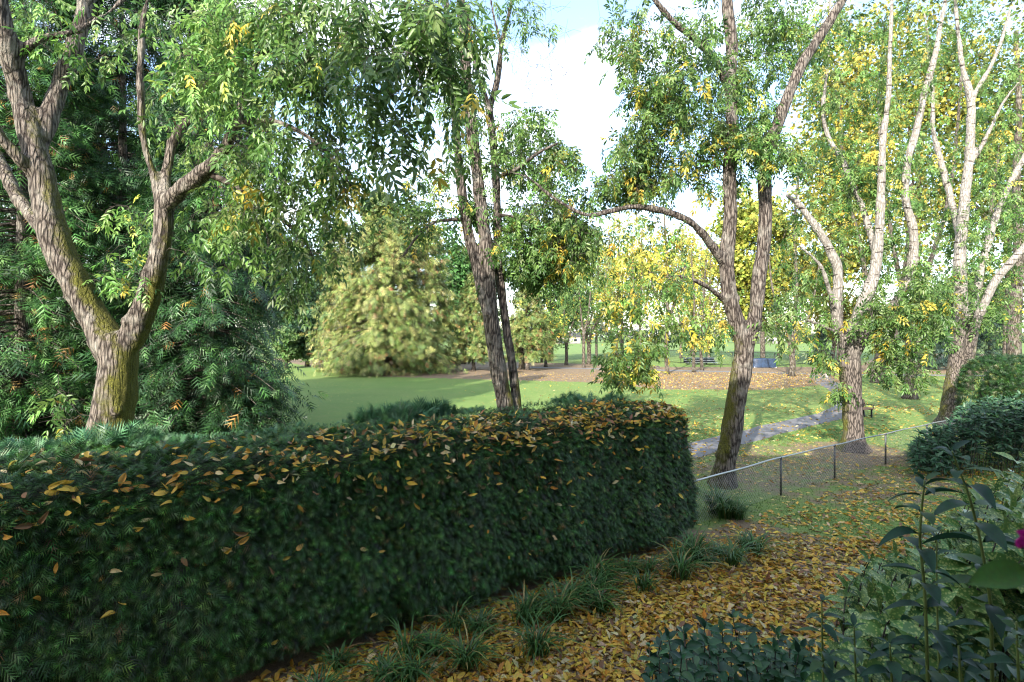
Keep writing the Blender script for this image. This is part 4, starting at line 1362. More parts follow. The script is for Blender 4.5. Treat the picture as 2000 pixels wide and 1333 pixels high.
# row of small round trees by the field, left to right
for (px, py, fork, w, cx, cy, rx, ry, lab, yl) in [
        (1019, 722, 690, 11, 1020, 620, 50, 60, 'small tree with pale tips standing nearest the slender ash, in its litter', .25),
        (1049, 709, 688, 5, 1050, 640, 34, 45, 'thin young trunk, leftmost of the three in the gap by the field', .2),
        (1058, 708, 686, 5, 1066, 600, 34, 60, 'thin young trunk, middle of the three in the gap by the field', .15),
        (1066, 717, 682, 6, 1078, 640, 38, 42, 'thin young trunk with a lit trunk, right of the three by the field', .3),
        (1106, 713, 678, 6, 1112, 600, 44, 75, 'round dark tree with a forked thin trunk at the field edge', .04),
        (1140, 718, 650, 6, 1140, 560, 40, 80, 'straight slim grey trunk in front of the field, nearer of the pair', .1),
        (1150, 712, 672, 8, 1172, 600, 44, 80, 'forked dark trunk just behind the slim grey one at the field edge', .08)]:
    d_ = FPX * CH / (py - HY)
    park_tree('young_tree', lab, (px, py), d_, w, fork, [[(px - 4, fork - 25, w * .6), (cx - 10, cy, w * .4)], [(px + 8, fork - 30, w * .6), (cx + 14, cy + 5, w * .4)]],
              [(cx, cy, rx, ry, d_ - 3, d_ + 3, 60, 8, yl, 1.0), (cx, cy + ry * .3, rx * 1.15, ry * .5, d_ - 3, d_ + 3, 30, 8, yl, 1.0)], leaf=(.45, .8), spread=.9, group='young trees along the field edge', droop=.05)
# yellow poplars beyond
for (px, d_, top, lab) in [(1165, 92, 455, 'yellow poplar nearest the round dark tree'), (1205, 96, 420, 'yellow poplar with several upright bare stems under the arching bough'), (1250, 90, 430, 'tall yellow poplar behind the drooping ash spray'),
                           (1330, 98, 440, 'yellow poplar between the thin ash and the two-stemmed ash'), (1385, 94, 450, 'yellow poplar just left of the two-stemmed trunk'), (1455, 95, 400, 'yellow poplar seen through the fork of the two-stemmed ash'), (1520, 100, 420, 'yellow poplar right of the two-stemmed ash')]:
    by = HY + FPX * CH / d_
    park_tree('yellow_poplar', lab, (px, by), d_, 5, 640, [[(px - 12, 560, 3.5), (px - 16, top + 20, 1.5)], [(px + 3, 540, 3.5), (px + 4, top, 1.5)], [(px + 16, 570, 3), (px + 22, top + 30, 1.5)]],
              [(px, (top + 620) / 2, 42, (640 - top) / 2, d_ - 4, d_ + 4, 110, 14, .9, 1.3)], M_BARKP, leaf=(.6, 1.0), spread=1.1, group='yellow poplars beyond the lawn', droop=.05, twig_r=2)


def broadleaf(name, label, px, base_y, d, trunk_w, crown_box, n, cols, leaf, wts=None, group=None, kind_cat='tree', clumps=34):
    """far round-headed tree: clumps of leaf faces round a trunk with limbs"""
    b = P(px, base_y, d)
    b[2] = 0
    t = thing(name, label, kind_cat, (b[0], b[1], 0), group)
    x0, y0, x1, y1 = crown_box
    c = P((x0 + x1) / 2, (y0 + y1) / 2, d)
    rx, rz = (x1 - x0) / 2 / FPX * d, (y1 - y0) / 2 / FPX * d
    ry = rx * .8
    m = MB()
    tw = trunk_w / FPX * d / 2
    m.tube(*smooth_path(np.array([b, b * .4 + c * .6, c + [0, 0, rz * .3]]), np.array([tw * 1.2, tw * .8, tw * .25]), 1.0), 8, True, [.2, 0, 0])
    for k in range(6):
        a = rng.uniform(0, 2 * np.pi)
        e = c + np.array([np.cos(a) * rx * .7, np.sin(a) * ry * .7, rng.uniform(-.4, .7) * rz])
        s0 = b * .45 + c * .55
        m.tube(*smooth_path(np.array([s0, s0 * .5 + e * .5 + [0, 0, .3], e]), np.array([tw * .5, tw * .3, tw * .1]), 1.2), 5, True, [.1, 0, 0])
    m.build('trunk', M_BARKD, t)
    dirs = rdir(clumps)
    cc = c + dirs * np.array([rx, ry, rz]) * rng.uniform(.35, .92, (clumps, 1))
    cr_ = rng.uniform(.22, .40, clumps) * min(rx, rz) ** .5 * max(rx, rz) ** .5
    own = rng.choice(clumps, n, p=cr_ ** 2 / np.sum(cr_ ** 2))
    dd = rdir(n)
    p = cc[own] + dd * cr_[own][:, None] * rng.uniform(.55, 1.05, (n, 1)) * [1, 1, .8]
    ok = p[:, 2] > .25
    p, own, dd = p[ok], own[ok], dd[ok]
    n = len(p)
    L = leaf * rng.uniform(.6, 1.3, n)
    cb = rng.uniform(.75, 1.2, clumps)
    col = pal(n, cols, wts, .2) * cb[own][:, None]
    lm = MB()
    leaves(lm, p, rdir(n) + [0, 0, -.4], dd + rdir(n) * .7 + [0, 0, .4], L, L * .75, np.clip(col, .005, .8), LEAF2)
    lm.build('crown', M_FAR, t, 'stuff')
    return t


LITG = [[.10, .17, .05], [.13, .19, .06], [.08, .14, .045], [.16, .19, .06]]
DRKG = [[.035, .085, .03], [.045, .10, .035], [.03, .07, .028], [.06, .12, .04]]
broadleaf('broad_tree', 'tall round pale green tree behind the lit cedars', 762, 705, 92, 12, (692, 345, 842, 580), 9500, LITG, .75)
broadleaf('broad_tree', 'pale grey-green tree left behind the lit cedars', 645, 700, 95, 10, (598, 455, 702, 640), 5000, LITG, .7)
broadleaf('broad_tree', 'dark broad tree between the lit cedars and the slender ash', 905, 712, 78, 10, (838, 410, 965, 700), 8000, [[.05, .13, .035], [.07, .16, .04], [.04, .10, .03]], .6)
broadleaf('broad_tree', 'dark green tree beyond the gap right of the slender ash', 1075, 705, 88, 9, (1010, 420, 1160, 670), 8000, DRKG, .6)
broadleaf('round_shrub', 'dark shrub mass at the lawn edge left of the lit cedars', 600, 702, 72, 8, (556, 590, 650, 706), 5000, [[.05, .11, .045], [.035, .08, .04], [.09, .15, .06]], .5, kind_cat='shrub')
broadleaf('round_shrub', 'bright green low shrub beside the dark conifer edge', 560, 706, 68, 6, (520, 630, 592, 708), 3500, [[.09, .17, .05], [.07, .14, .04], [.12, .19, .06]], .42, kind_cat='shrub')
broadleaf('broad_tree', 'bluish tree in shade above the left end of the lawn', 560, 706, 84, 10, (460, 400, 645, 690), 8000, [[.05, .10, .05], [.065, .12, .055], [.04, .085, .04]], .6)
broadleaf('broad_tree', 'dark tree over the far path at the right', 1850, 705, 88, 12, (1760, 520, 1960, 690), 6000, DRKG, .7)
OLV = [[.17, .19, .04], [.28, .26, .045], [.11, .15, .03], [.38, .32, .05]]
broadleaf('cottonwood', 'yellow-olive cottonwood filling the sky behind the many-stemmed ash', 1640, 730, 60, 10, (1545, -40, 1745, 610), 13000, OLV, .48, clumps=80)
broadleaf('cottonwood', 'olive cottonwood towering behind the gap left of the pale ash', 1790, 725, 66, 11, (1700, -60, 1890, 600), 12000, OLV, .50, [3, 2, 3, 1], clumps=80)
broadleaf('cottonwood', 'dark olive cottonwood at the far right behind the thick grey trunk', 1965, 725, 62, 11, (1865, -60, 2080, 620), 12000, [[.12, .16, .03], [.19, .20, .04], [.07, .11, .03]], .48, clumps=80)
broadleaf('broad_tree', 'yellow-green tree behind the two straight stems', 1490, 700, 90, 8, (1395, 330, 1580, 650), 8000, [[.24, .27, .05], [.33, .33, .06], [.14, .19, .035]], .8)


YLW = [[.40, .37, .13], [.32, .33, .11], [.42, .35, .11], [.23, .27, .08], [.15, .21, .06]]
broadleaf('yellow_tree', 'broad yellow autumn tree beyond the lawn under the arching bough', 1215, 705, 112, 6, (1120, 400, 1310, 655), 4600, YLW, .7)
broadleaf('yellow_tree', 'broad yellow autumn tree beyond the lawn left of the two-stemmed ash', 1350, 705, 108, 6, (1270, 420, 1440, 655), 4600, YLW, .7)
broadleaf('yellow_tree', 'yellow-olive tree low behind the fork of the many-stemmed ash', 1625, 705, 84, 7, (1550, 430, 1730, 690), 6500, [[.26, .27, .05], [.36, .32, .06], [.15, .19, .04]], .6)


def spruce(label, px, py, top, halfw):
    d = FPX * CH / (py - HY)
    b = G(px, py)
    t = thing('blue_spruce', label, 'tree', b)
    H = CH - (top - HY) / FPX * d
    Rr = halfw / FPX * d
    m = MB()
    m.tube(np.array([b, b + [0, 0, H * .95]]), [Rr * .07, .03], 7)
    m.build('trunk', M_BARKD, t)
    n = 3200
    z = rng.uniform(.04, 1, n) ** 1.1
    a = rng.uniform(0, 2 * np.pi, n)
    tier = .8 + .25 * np.sin(z * 45 + 2 * np.sin(a * 2))
    r = Rr * (1 - z) * tier * np.sqrt(rng.uniform(.25, 1, n)) + .05
    p = b + np.stack([np.cos(a) * r, np.sin(a) * r, z * H], -1)
    ax = np.stack([np.cos(a), np.sin(a), rng.uniform(-.6, .2, n)], -1) + rdir(n) * .3
    L = rng.uniform(.4, .8, n) * (H / 9)
    lm = MB()
    leaves(lm, p, ax, np.tile([0, 0, 1.0], (n, 1)) + rdir(n) * .5, L, L * .7, pal(n, [[.04, .075, .055], [.06, .10, .08], [.03, .06, .045]], None, .25), CED3)
    lm.build('crown', M_FAR, t, 'stuff')


spruce('small blue-grey spruce by the field fence above the dog walker', 1604, 713, 640, 28)
spruce('dark spruce standing in litter between the burred and pale ash', 1825, 722, 560, 40)
spruce('dark spruce seen right of the pale ash above the litter', 1932, 716, 560, 40)


def cedar(label, px, py, top, halfw, n, cols, wts, L0, lift=.06, seed=0, name='cedar_tree', d=None, prof=.75, tw=.045, mat=M_CEDAR, tmpl=CED4, tipc=1.25, sparse=0.0, group=None, yb=1.0):
    if d is None:
        d = FPX * CH / (py - HY)
    b = P(px, 700, d)
    b[2] = 0
    t = thing(name, label, 'tree', b, group)
    H = CH - (top - HY) / FPX * d
    Rr = halfw / FPX * d
    m = MB()
    pp, rr = smooth_path(np.array([b + [0, 0, -.05], b + [0, 0, .6], b + [.1, 0, H * .5], b + [0, 0, H * .97]]), np.array([Rr * tw * 2.2, Rr * tw * 1.5, Rr * tw, .03]), .6)
    m.tube(pp, rr, 9, True, [.1, 0, 0])
    m.build('trunk', M_BARK, t)
    bm_ = MB()
    nb = int(n / 38)
    pos, ax, nm, ow = [], [], [], []
    bc = rng.uniform(.75, 1.25, nb)
    for k in range(nb):
        z = lift + (1 - lift) * rng.uniform(0, 1) ** 1.25
        a = rng.uniform(0, 2 * np.pi)
        rad = Rr * (1 - z ** 1.15) ** prof * rng.uniform(.72, 1.12) * (1 + .12 * math.sin(3 * a + z * 9 + seed)) + .15
        if z < lift + .12:
            rad *= .80 + rng.uniform(0, .2)
        zz = z * H
        o = np.array([math.cos(a), math.sin(a), 0])
        q0 = b + [0, 0, zz + .12 * rad]
        q1 = b + o * rad * .55 + [0, 0, zz + .10 * rad]
        q2 = b + o * rad + [0, 0, max(.25, zz - .18 * rad)]
        s = np.linspace(0, 1, 5)[:, None]
        cu = (1 - s) ** 2 * q0 + 2 * (1 - s) * s * q1 + s * s * q2
        bm_.tube(cu, np.linspace(max(.02, .012 * rad), .008, 5), 4, False, [.1, 0, 0])
        kk = 38
        u = rng.uniform(.25, 1.02, kk) ** .7
        p = (1 - u[:, None]) ** 2 * q0 + 2 * (1 - u[:, None]) * u[:, None] * q1 + u[:, None] ** 2 * q2
        p = p + rng.normal(0, .10 + .055 * rad, (kk, 3)) * [1, 1, .7]
        pos.append(p)
        ax.append(o * rng.uniform(.3, 1.1, (kk, 1)) + rng.normal(0, .45, (kk, 3)) + [0, 0, -.45])
        nm.append(o * .5 + np.array([0, 0, .7]) + rng.normal(0, .4, (kk, 3)))
        ow.append(np.full(kk, k))
    bm_.build('branches', M_BARKD, t, 'stuff')
    pos, ax, nm, ow = np.vstack(pos), np.vstack(ax), np.vstack(nm), np.concatenate(ow)
    ok = pos[:, 2] > .12
    if sparse:
        ok &= rng.random(len(pos)) > sparse * np.clip((pos[:, 2] - 6) / 6, 0, 1)
    pos, ax, nm, ow = pos[ok], ax[ok], nm[ok], ow[ok]
    k = len(pos)
    L = L0 * rng.uniform(.6, 1.3, k)
    col = np.clip(pal(k, cols, wts, .2) * bc[ow][:, None], .004, .8)
    lm = MB()
    leaves(lm, pos, ax, nm, L, L * rng.uniform(.7, 1, k), col, tmpl, np.clip(col * tipc, 0, .8))
    lm.build('foliage', mat, t, 'stuff')
    return t


GOLD = [[.15, .185, .05], [.20, .215, .065], [.11, .16, .04], [.25, .235, .09], [.07, .13, .035], [.24, .11, .05]]
GW = [4, 3, 3, 1.6, 2, .3]
cedar('tallest gold-tipped cedar with a pale bare trunk foot, in the middle of the lawn', 752, 730, 432, 118, 17000, GOLD, GW, .76, .055, 1, 'golden_cedar', tmpl=CED3, d=59, prof=.42)
cedar('gold-tipped cedar overlapping the right shoulder of the tallest one', 835, 728, 440, 66, 8500, GOLD, GW, .72, .05, 11, 'golden_cedar', tmpl=CED3, d=62, prof=.45)
cedar('narrow gold-tipped cedar at the left end of the clump', 668, 728, 428, 58, 8000, GOLD, GW, .6, .02, 2, 'golden_cedar', tmpl=CED3, d=63, prof=.6)
cedar('short gold-tipped cedar touching the left of the slender ash', 925, 722, 535, 52, 6000, GOLD, [3, 2, 3, 1, 3, .6], .55, .12, 3, 'golden_cedar', tmpl=CED3, d=64, prof=.55)
cedar('round gold-tipped cedar just right of the slender ash stems', 1030, 722, 560, 54, 6000, GOLD, [3, 2, 3, 1, 3, .5], .55, .18, 4, 'golden_cedar', tmpl=CED3, d=65, prof=.5)

DARKC = [[.012, .042, .013], [.020, .062, .016], [.034, .092, .022], [.009, .030, .011], [.20, .12, .03]]
DW = [4, 4, 2, 3, .2]
cedar('dark drooping conifer at the left picture edge behind the mossy ash', 40, 835, -160, 205, 17000, [[.030, .085, .022], [.045, .12, .028], [.07, .16, .035], [.016, .048, .016], [.20, .12, .035]], [4, 4, 3, 2, .5], .48, .02, 5, 'dark_conifer', d=20, prof=.5, tmpl=CED3, sparse=.08)  # paler greens than its neighbours: sunlight put into the foliage colour
cedar('dark drooping conifer directly behind the fork of the mossy ash', 235, 835, -200, 170, 16500, DARKC, DW, .50, .02, 6, 'dark_conifer', d=23, prof=.5, tmpl=CED3, sparse=.08)
cedar('dark drooping conifer overhanging the open lawn, right of the mossy ash', 405, 835, -120, 160, 19000, DARKC, DW, .50, .015, 7, 'dark_conifer', d=21.5, prof=.55, tmpl=CED3, sparse=.08)

cedar('dark conifer filling the left edge behind the others', -60, 835, 120, 190, 8500, DARKC, DW, .75, .02, 8, 'dark_conifer', d=27, prof=.42, tmpl=CED3)
cedar('dark conifer in the gap behind the two conifers either side of the fork', 150, 835, 150, 170, 9000, DARKC, DW, .75, .02, 9, 'dark_conifer', d=28, prof=.42, tmpl=CED3)
cedar('dark conifer standing farther back over the lawn, behind the overhanging one', 330, 835, 190, 150, 8000, DARKC, DW, .75, .02, 10, 'dark_conifer', d=29, prof=.45, tmpl=CED3)

# a far belt of trees beyond the sports field and two houses in it
m = MB()
n = 15000
xs = rng.uniform(-260, 420, n)
base_h = 9 + 4 * np.sin(xs * .06) + 3 * np.sin(xs * .17 + 1) + 2 * np.sin(xs * .41)
pz = rng.uniform(0, 1, n) ** .8 * base_h + .5
pp = np.stack([xs, 300 + rng.uniform(-8, 8, n), pz], -1)
L = rng.uniform(1.2, 2.6, n)
leaves(m, pp, rdir(n), rdir(n) + [0, -.5, .5], L, L * .8, pal(n, [[.05, .085, .05], [.07, .10, .06], [.10, .11, .05], [.04, .07, .05]], None, .2), LEAF2)
m.build('distant_trees', M_FAR, None, 'stuff')
for (px, lab) in [(1502, 'far grey-roofed house across the field, seen right of the two-stemmed ash'), (1108, 'far pale house across the field, seen through the gap by the round tree')]:
    c = P(px, 668, 262)
    t = thing('far_house', lab, 'house', (c[0], c[1], 0))
    w = MB()
    w.box((c[0], c[1], 1.6), (12, 7, 3.2))
    w.build('wall', M_SIDING, t, smooth=False)
    r = MB()
    a = np.array([[-6.4, -3.9, 3.2], [6.4, -3.9, 3.2], [6.4, 3.9, 3.2], [-6.4, 3.9, 3.2], [-6.4, 0, 5.4], [6.4, 0, 5.4]]) + [c[0], c[1], 0]
    r.add(a, [[0, 4, 3], [1, 2, 5]], [[0, 1, 5, 4], [2, 3, 4, 5], [3, 2, 1, 0]])
    r.build('roof', M_ROOF, t, smooth=False)
    for k in range(3):
        g = MB()
        g.box((c[0] - 3.6 + 3.6 * k, c[1] - 3.52, 1.8), (1.5, .1, 1.2))
        g.build('window', M_GLASS, t, smooth=False)


# ------------------------------------------------------------------ fences
def build_fence():
    t = thing('wire_fence', 'low galvanised chain link fence running from the hedge end to the pale ash', 'fence', (9.4, 15.6, 0))
    pts = [np.array([3.95, 11.75]), np.array([7.05, 14.1]), np.array([9.42, 15.7]), np.array([12.16, 17.5]), np.array([14.9, 19.3]), np.array([17.6, 21.0])]
    H = .98
    for p in pts:
        m = MB()
        m.tube(np.array([[p[0], p[1], -.05], [p[0], p[1], H]]), [.026, .026], 10)
        m.tube(np.array([[p[0], p[1], H - .03], [p[0], p[1], H + .015], [p[0], p[1], H + .03]]), [.034, .034, .02], 10)
        m.build('post', M_POST, t)
    m = MB()
    line = np.array([[p[0], p[1], H + .012] for p in pts])
    q, _ = smooth_path(line, np.full(len(line), .02), .3)
    q[:, 2] += .008 * np.sin(np.arange(len(q)) * .7)
    m.tube(q, .021, 9)
    m.build('top_rail', M_GALV, t)
    # woven wire: two families of slanting wires, each zigzag bent round the next
    m = MB()
    seg = [np.linalg.norm(pts[i + 1] - pts[i]) for i in range(len(pts) - 1)]
    cum = np.concatenate([[0], np.cumsum(seg)])
    pitch, wh = .10, .92
    V0 = []
    for s0 in np.arange(-wh, cum[-1], pitch):
        for sg in (1, -1):
            sa, sb = s0, s0 + wh
            za, zb = (.03, .03 + wh) if sg > 0 else (.03 + wh, .03)
            k0, k1 = max(0, -sa / wh), min(1, (cum[-1] - sa) / wh)
            if k1 <= k0:
                continue
            tt = np.linspace(k0, k1, 4)
            s = sa + tt * wh
            V0.append(np.stack([np.interp(s, cum, [p[0] for p in pts]), np.interp(s, cum, [p[1] for p in pts]), za + tt * (zb - za)], -1) + np.array([-.013 * sg, .02 * sg, 0]) * .3)
    for q in V0:
        m.tube(q, .0024, 3, False)
    m.build('chain_link', M_GALV, t, 'stuff')


build_fence()


def field_fence():
    t = thing('sports_fence', 'tall black wire fence along the edge of the far sports field', 'fence', (24, 75, 0))
    pts = [(1236, 706), (1285, 707), (1330, 710), (1380, 713), (1430, 715), (1472, 716), (1513, 717), (1545, 714), (1578, 711), (1615, 708), (1660, 705)]
    w = [G(*p)[:2] for p in pts]
    H = 1.85
    for p in w:
        m = MB()
        m.tube(np.array([[p[0], p[1], -.05], [p[0], p[1], H]]), [.045, .045], 6)
        m.build('post', M_IRON, t)
    line = np.array([[p[0], p[1], 0] for p in w])
    for z in (H, .12):
        m = MB()
        m.tube(line + [0, 0, z], .035, 6)
        m.build('rail', M_IRON, t)
    m = MB()
    for i in range(len(w) - 1):
        n_ = int(np.linalg.norm(w[i + 1] - w[i]) / .22)
        for k in range(n_):
            f0 = k / n_
            for sg in (0, 1):
                f1 = min(1.0, f0 + .9 / max(1, n_ * .22))
                a = w[i] * (1 - f0) + w[i + 1] * f0
                b = w[i] * (1 - f1) + w[i + 1] * f1
                za, zb = (.1, H) if sg else (H, .1)
                m.tube(np.array([[a[0], a[1], za], [b[0], b[1], zb]]), .005, 3, False)
    m.build('chain_link', M_IRON, t, 'stuff')


field_fence()


# ------------------------------------------------------------------ bench, bleachers, tarpaulin, stump
def build_bench():
    c = np.array([17.68, 27.3, 0])
    t = thing('park_bench', 'brown slatted park bench half hidden behind the many-stemmed ash', 'bench', c)
    A = rotz(R(22))
    W = 1.65

    def bx(name, o, s, mat, tilt=0):
        m = MB()
        ct, st = math.cos(tilt), math.sin(tilt)
        rx = np.array([[1, 0, 0], [0, ct, -st], [0, st, ct]])
        m.box(c + A @ np.asarray(o, float), s, A @ rx, bevel=.008)
        m.build(name, mat, t, smooth=False)
    for k in range(4):
        bx('seat_slat', (0, -.20 + k * .125, .45 + .006 * k), (W, .105, .035), M_WOOD, .05)
    for k in range(3):
        bx('back_slat', (0, .30 + .03 * k, .58 + k * .125), (W, .03, .11), M_WOOD, -.2)
    for s in (-1, 1):
        bx('leg', (s * .62, -.16, .21), (.06, .07, .43), M_IRON)
        bx('leg', (s * .62, .27, .42), (.06, .07, .86), M_IRON, -.14)
        bx('armrest', (s * .70, .02, .64), (.06, .52, .035), M_IRON)
        bx('arm_support', (s * .70, -.19, .54), (.04, .04, .2), M_IRON)
        bx('seat_bearer', (s * .62, .03, .41), (.05, .52, .05), M_IRON)


build_bench()


def build_bleachers():
    c = P(1372, 713, 76)
    c[2] = 0
    t = thing('bleachers', 'dark low bleacher bench with pale plank edges before the sports fence', 'bleachers', c)
    for k in range(3):
        m = MB()
        m.box(c + [0, .55 * k, .35 + .28 * k], (4.4, .28, .05))
        m.build('plank', M_ALU, t, smooth=False)
        m = MB()
        m.box(c + [0, .55 * k + .25, .10 + .22 * k], (4.4, .24, .04))
        m.build('foot_board', M_ALU, t, smooth=False)
    for sx in (-1.9, -.65, .65, 1.9):
        m = MB()
        for k in range(3):
            m.box(c + [sx, .55 * k, (.33 + .28 * k) / 2], (.06, .06, .33 + .28 * k))
        m.tube(np.array([c + [sx, -.05, .25], c + [sx, 1.2, .86]]), .03, 6)
        m.build('frame', M_IRON, t, smooth=False)
    m = MB()
    m.box(c + [0, 1.5, .62], (4.4, .03, .75))
    m.build('back_panel', plain('dark_green_panel', (.03, .05, .045), .6, 0, .2, 5), t, smooth=False)


build_bleachers()


def build_tarp():
    c = P(1490, 718, 70)
    c[2] = 0
    t = thing('covered_bin', 'low blue tarpaulin-covered bin in front of the sports fence', 'bin', c)
    m = MB()
    nu, nv = 24, 7
    u = np.linspace(0, 2 * np.pi, nu, endpoint=False)
    rings = []
    for j in range(nv):
        z = 1.12 * j / (nv - 1)
        e = 6
        cx, cy = np.cos(u), np.sin(u)
        den = (np.abs(cx) ** e + np.abs(cy) ** e) ** (1 / e)
        sc = 1.0 + .05 * np.sin(u * 9 + j) * (1 - j / nv) - .06 * (j / nv) ** 3
        rings.append(np.stack([cx / den * 1.6 * sc, cy / den * .8 * sc, np.full(nu, z + .03)], -1))
    V = np.vstack(rings + [np.array([[0, 0, 1.22]])]) + c
    a, b = np.meshgrid(np.arange(nv - 1), np.arange(nu), indexing='ij')
    Q = np.stack([a * nu + b, a * nu + (b + 1) % nu, (a + 1) * nu + (b + 1) % nu, (a + 1) * nu + b], -1).reshape(-1, 4)
    k = np.arange(nu)
    T = np.stack([np.full(nu, nv * nu), (nv - 1) * nu + k, (nv - 1) * nu + (k + 1) % nu], -1)
    m.add(V, T, Q)
    m.build('tarpaulin', M_TARP, t)
    for s in (-1, 1):
        f = MB()
        f.box(c + [s * 1.2, -.6, .05], (.5, .2, .1))
        f.build('foot', M_TRIM, t, smooth=False)


build_tarp()
c = G(1282, 720)
t = thing('tree_stump', 'low dark stump in the grass left of the thin ash', 'stump', c)
m = MB()
m.tube(np.array([c + [0, 0, -.02], c + [0, 0, .1], c + [0, 0, .3], c + [0, 0, .33]]), [.55, .42, .36, .3], 14, True, [.1, 0, 0])
m.build('stump', M_BARKD, t)


# ------------------------------------------------------------------ person and dog on the path
def skin_body(name, verts, edges, radii, mat, parent, sub=2, root=0):
    me = bpy.data.meshes.new(name)
    me.from_pydata([tuple(v) for v in verts], edges, [])
    o = bpy.data.objects.new(name, me)
    scene.collection.objects.link(o)
    md = o.modifiers.new('skin', 'SKIN')
    sv = me.skin_vertices[0].data
    for i, r in enumerate(radii):
        sv[i].radius = (r, r)
        sv[i].use_root = i == root
    ss = o.modifiers.new('sub', 'SUBSURF')
    ss.levels = ss.render_levels = sub
    dg = bpy.context.evaluated_depsgraph_get()
    me2 = bpy.data.meshes.new_from_object(o.evaluated_get(dg))
    bpy.data.objects.remove(o)
    me2.materials.clear()
    me2.materials.append(mat)
    me2.polygons.foreach_set('use_smooth', np.ones(len(me2.polygons), bool))
    return link(name, me2, parent)


def ball(c, r, n=10):
    u = np.linspace(0, 2 * np.pi, n * 2, endpoint=False)
    v = np.linspace(-np.pi / 2, np.pi / 2, n)
    V = np.array([[math.cos(b) * math.cos(a), math.cos(b) * math.sin(a), math.sin(b)] for b in v for a in u]) * r + c
    nu = n * 2
    a, b = np.meshgrid(np.arange(n - 1), np.arange(nu), indexing='ij')
    Q = np.stack([a * nu + b, a * nu + (b + 1) % nu, (a + 1) * nu + (b + 1) % nu, (a + 1) * nu + b], -1).reshape(-1, 4)
    return V, Q


def build_person():
    c = np.array([32.3, 54.6, .008])
    t = thing('person', 'person in dark coat and trousers walking a small pale dog on the path', 'person', c)
    W = lambda a: [c + np.array(v, float) for v in a]
    # joints: pelvis, waist, chest, neck, head base, head, arms, legs mid-stride
    v = [(0, 0, .95), (0, 0, 1.12), (0, 0, 1.36), (0, -.01, 1.50), (0, -.02, 1.60), (0, -.03, 1.70),
         (-.19, 0, 1.42), (-.26, -.02, 1.14), (-.27, -.16, .92), (.19, 0, 1.42), (.25, .04, 1.14), (.25, -.04, .90),
         (-.09, 0, .90), (-.10, -.14, .50), (-.10, -.12, .09), (-.10, -.26, .05), (.09, 0, .90), (.10, .06, .50), (.10, .22, .14), (.10, .10, .05)]
    e = [(0, 1), (1, 2), (2, 3), (3, 4), (4, 5), (2, 6), (6, 7), (7, 8), (2, 9), (9, 10), (10, 11), (0, 12), (12, 13), (13, 14), (14, 15), (0, 16), (16, 17), (17, 18), (18, 19)]
    r = [.15, .14, .16, .065, .085, .095, .075, .055, .042, .075, .055, .042, .10, .068, .05, .045, .10, .068, .05, .045]
    skin_body('body', W(v), e, r, M_CLOTH, t)
    m = MB()
    V, Q = ball(c + np.array([0, -.045, 1.665]), np.array([.085, .095, .12]))
    m.add(V, None, Q)
    V, Q = ball(c + np.array([0, -.145, 1.655]), np.array([.016, .025, .022]), 5)
    m.add(V, None, Q)
    m.build('face', M_SKIN, t)
    m = MB()
    V, Q = ball(c + np.array([0, -.015, 1.705]), np.array([.105, .11, .11]))
    m.add(V, None, Q)
    m.build('hair', M_HAIR, t)
    for s, hx, hy, hz in ((-1, -.275, -.20, .87), (1, .25, -.07, .85)):
        m = MB()
        p = c + np.array([hx, hy, hz])
        V, Q = ball(p, np.array([.03, .04, .05]), 6)
        m.add(V, None, Q)
        for k in range(5):
            m.tube(np.array([p + [.012 * (k - 2), -.02, -.03], p + [.014 * (k - 2), -.035, -.075 + .006 * abs(k - 2)]]), [.009, .007], 5)
        m.build('hand', M_SKIN, t)


def build_dog():
    c = np.array([30.9, 53.0, .008])
    t = thing('dog', 'small fluffy pale dog walking ahead of the person on the path', 'dog', c)
    A = rotz(R(-75))
    W = lambda a: [c + A @ np.array(v, float) for v in a]
    v = [(0, 0, .34), (.17, 0, .35), (.30, 0, .44), (.38, 0, .50), (.47, 0, .47), (-.16, 0, .34), (-.24, 0, .42), (-.20, 0, .52),
         (.18, .07, .22), (.19, .07, .10), (.21, .07, .03), (.18, -.07, .22), (.15, -.07, .10), (.17, -.07, .03),
         (-.15, .07, .24), (-.20, .07, .12), (-.17, .07, .03), (-.15, -.07, .24), (-.22, -.07, .12), (-.20, -.07, .03)]
    e = [(0, 1), (1, 2), (2, 3), (3, 4), (0, 5), (5, 6), (6, 7), (1, 8), (8, 9), (9, 10), (1, 11), (11, 12), (12, 13), (5, 14), (14, 15), (15, 16), (5, 17), (17, 18), (18, 19)]
    r = [.12, .125, .09, .095, .045, .115, .05, .04, .05, .035, .035, .05, .035, .035, .06, .035, .035, .06, .035, .035]
    skin_body('body', W(v), e, r, M_FUR, t)
    for s in (-1, 1):
        m = MB()
        V, Q = ball(np.zeros(3), np.array([.03, .025, .06]), 6)
        m.add(V @ A.T + c + A @ np.array([.36, s * .09, .51]), None, Q)
        m.build('ear', M_FUR, t)
    m = MB()
    V, Q = ball(c + A @ np.array([.505, 0, .48]), np.array([.018, .018, .016]), 5)
    m.add(V, None, Q)
    m.build('nose', M_IRON, t)
    lead = MB()
    a, b = c + A @ np.array([.26, 0, .46]), np.array([32.03, 54.4, .87])
    s = np.linspace(0, 1, 9)[:, None]
    pts = a * (1 - s) + b * s
    pts[:, 2] -= .35 * (s * (1 - s))[:, 0]
    lead.tube(pts, .008, 5)
    lead.build('lead', M_IRON, t)


build_person()
build_dog()

# ------------------------------------------------------------------ fallen leaves and grass
FALLC = {'yellow': [.68, .46, .07], 'orange': [.60, .31, .05], 'brown': [.26, .14, .06], 'cream': [.64, .52, .27], 'olive': [.36, .33, .07]}
FK = list(FALLC)


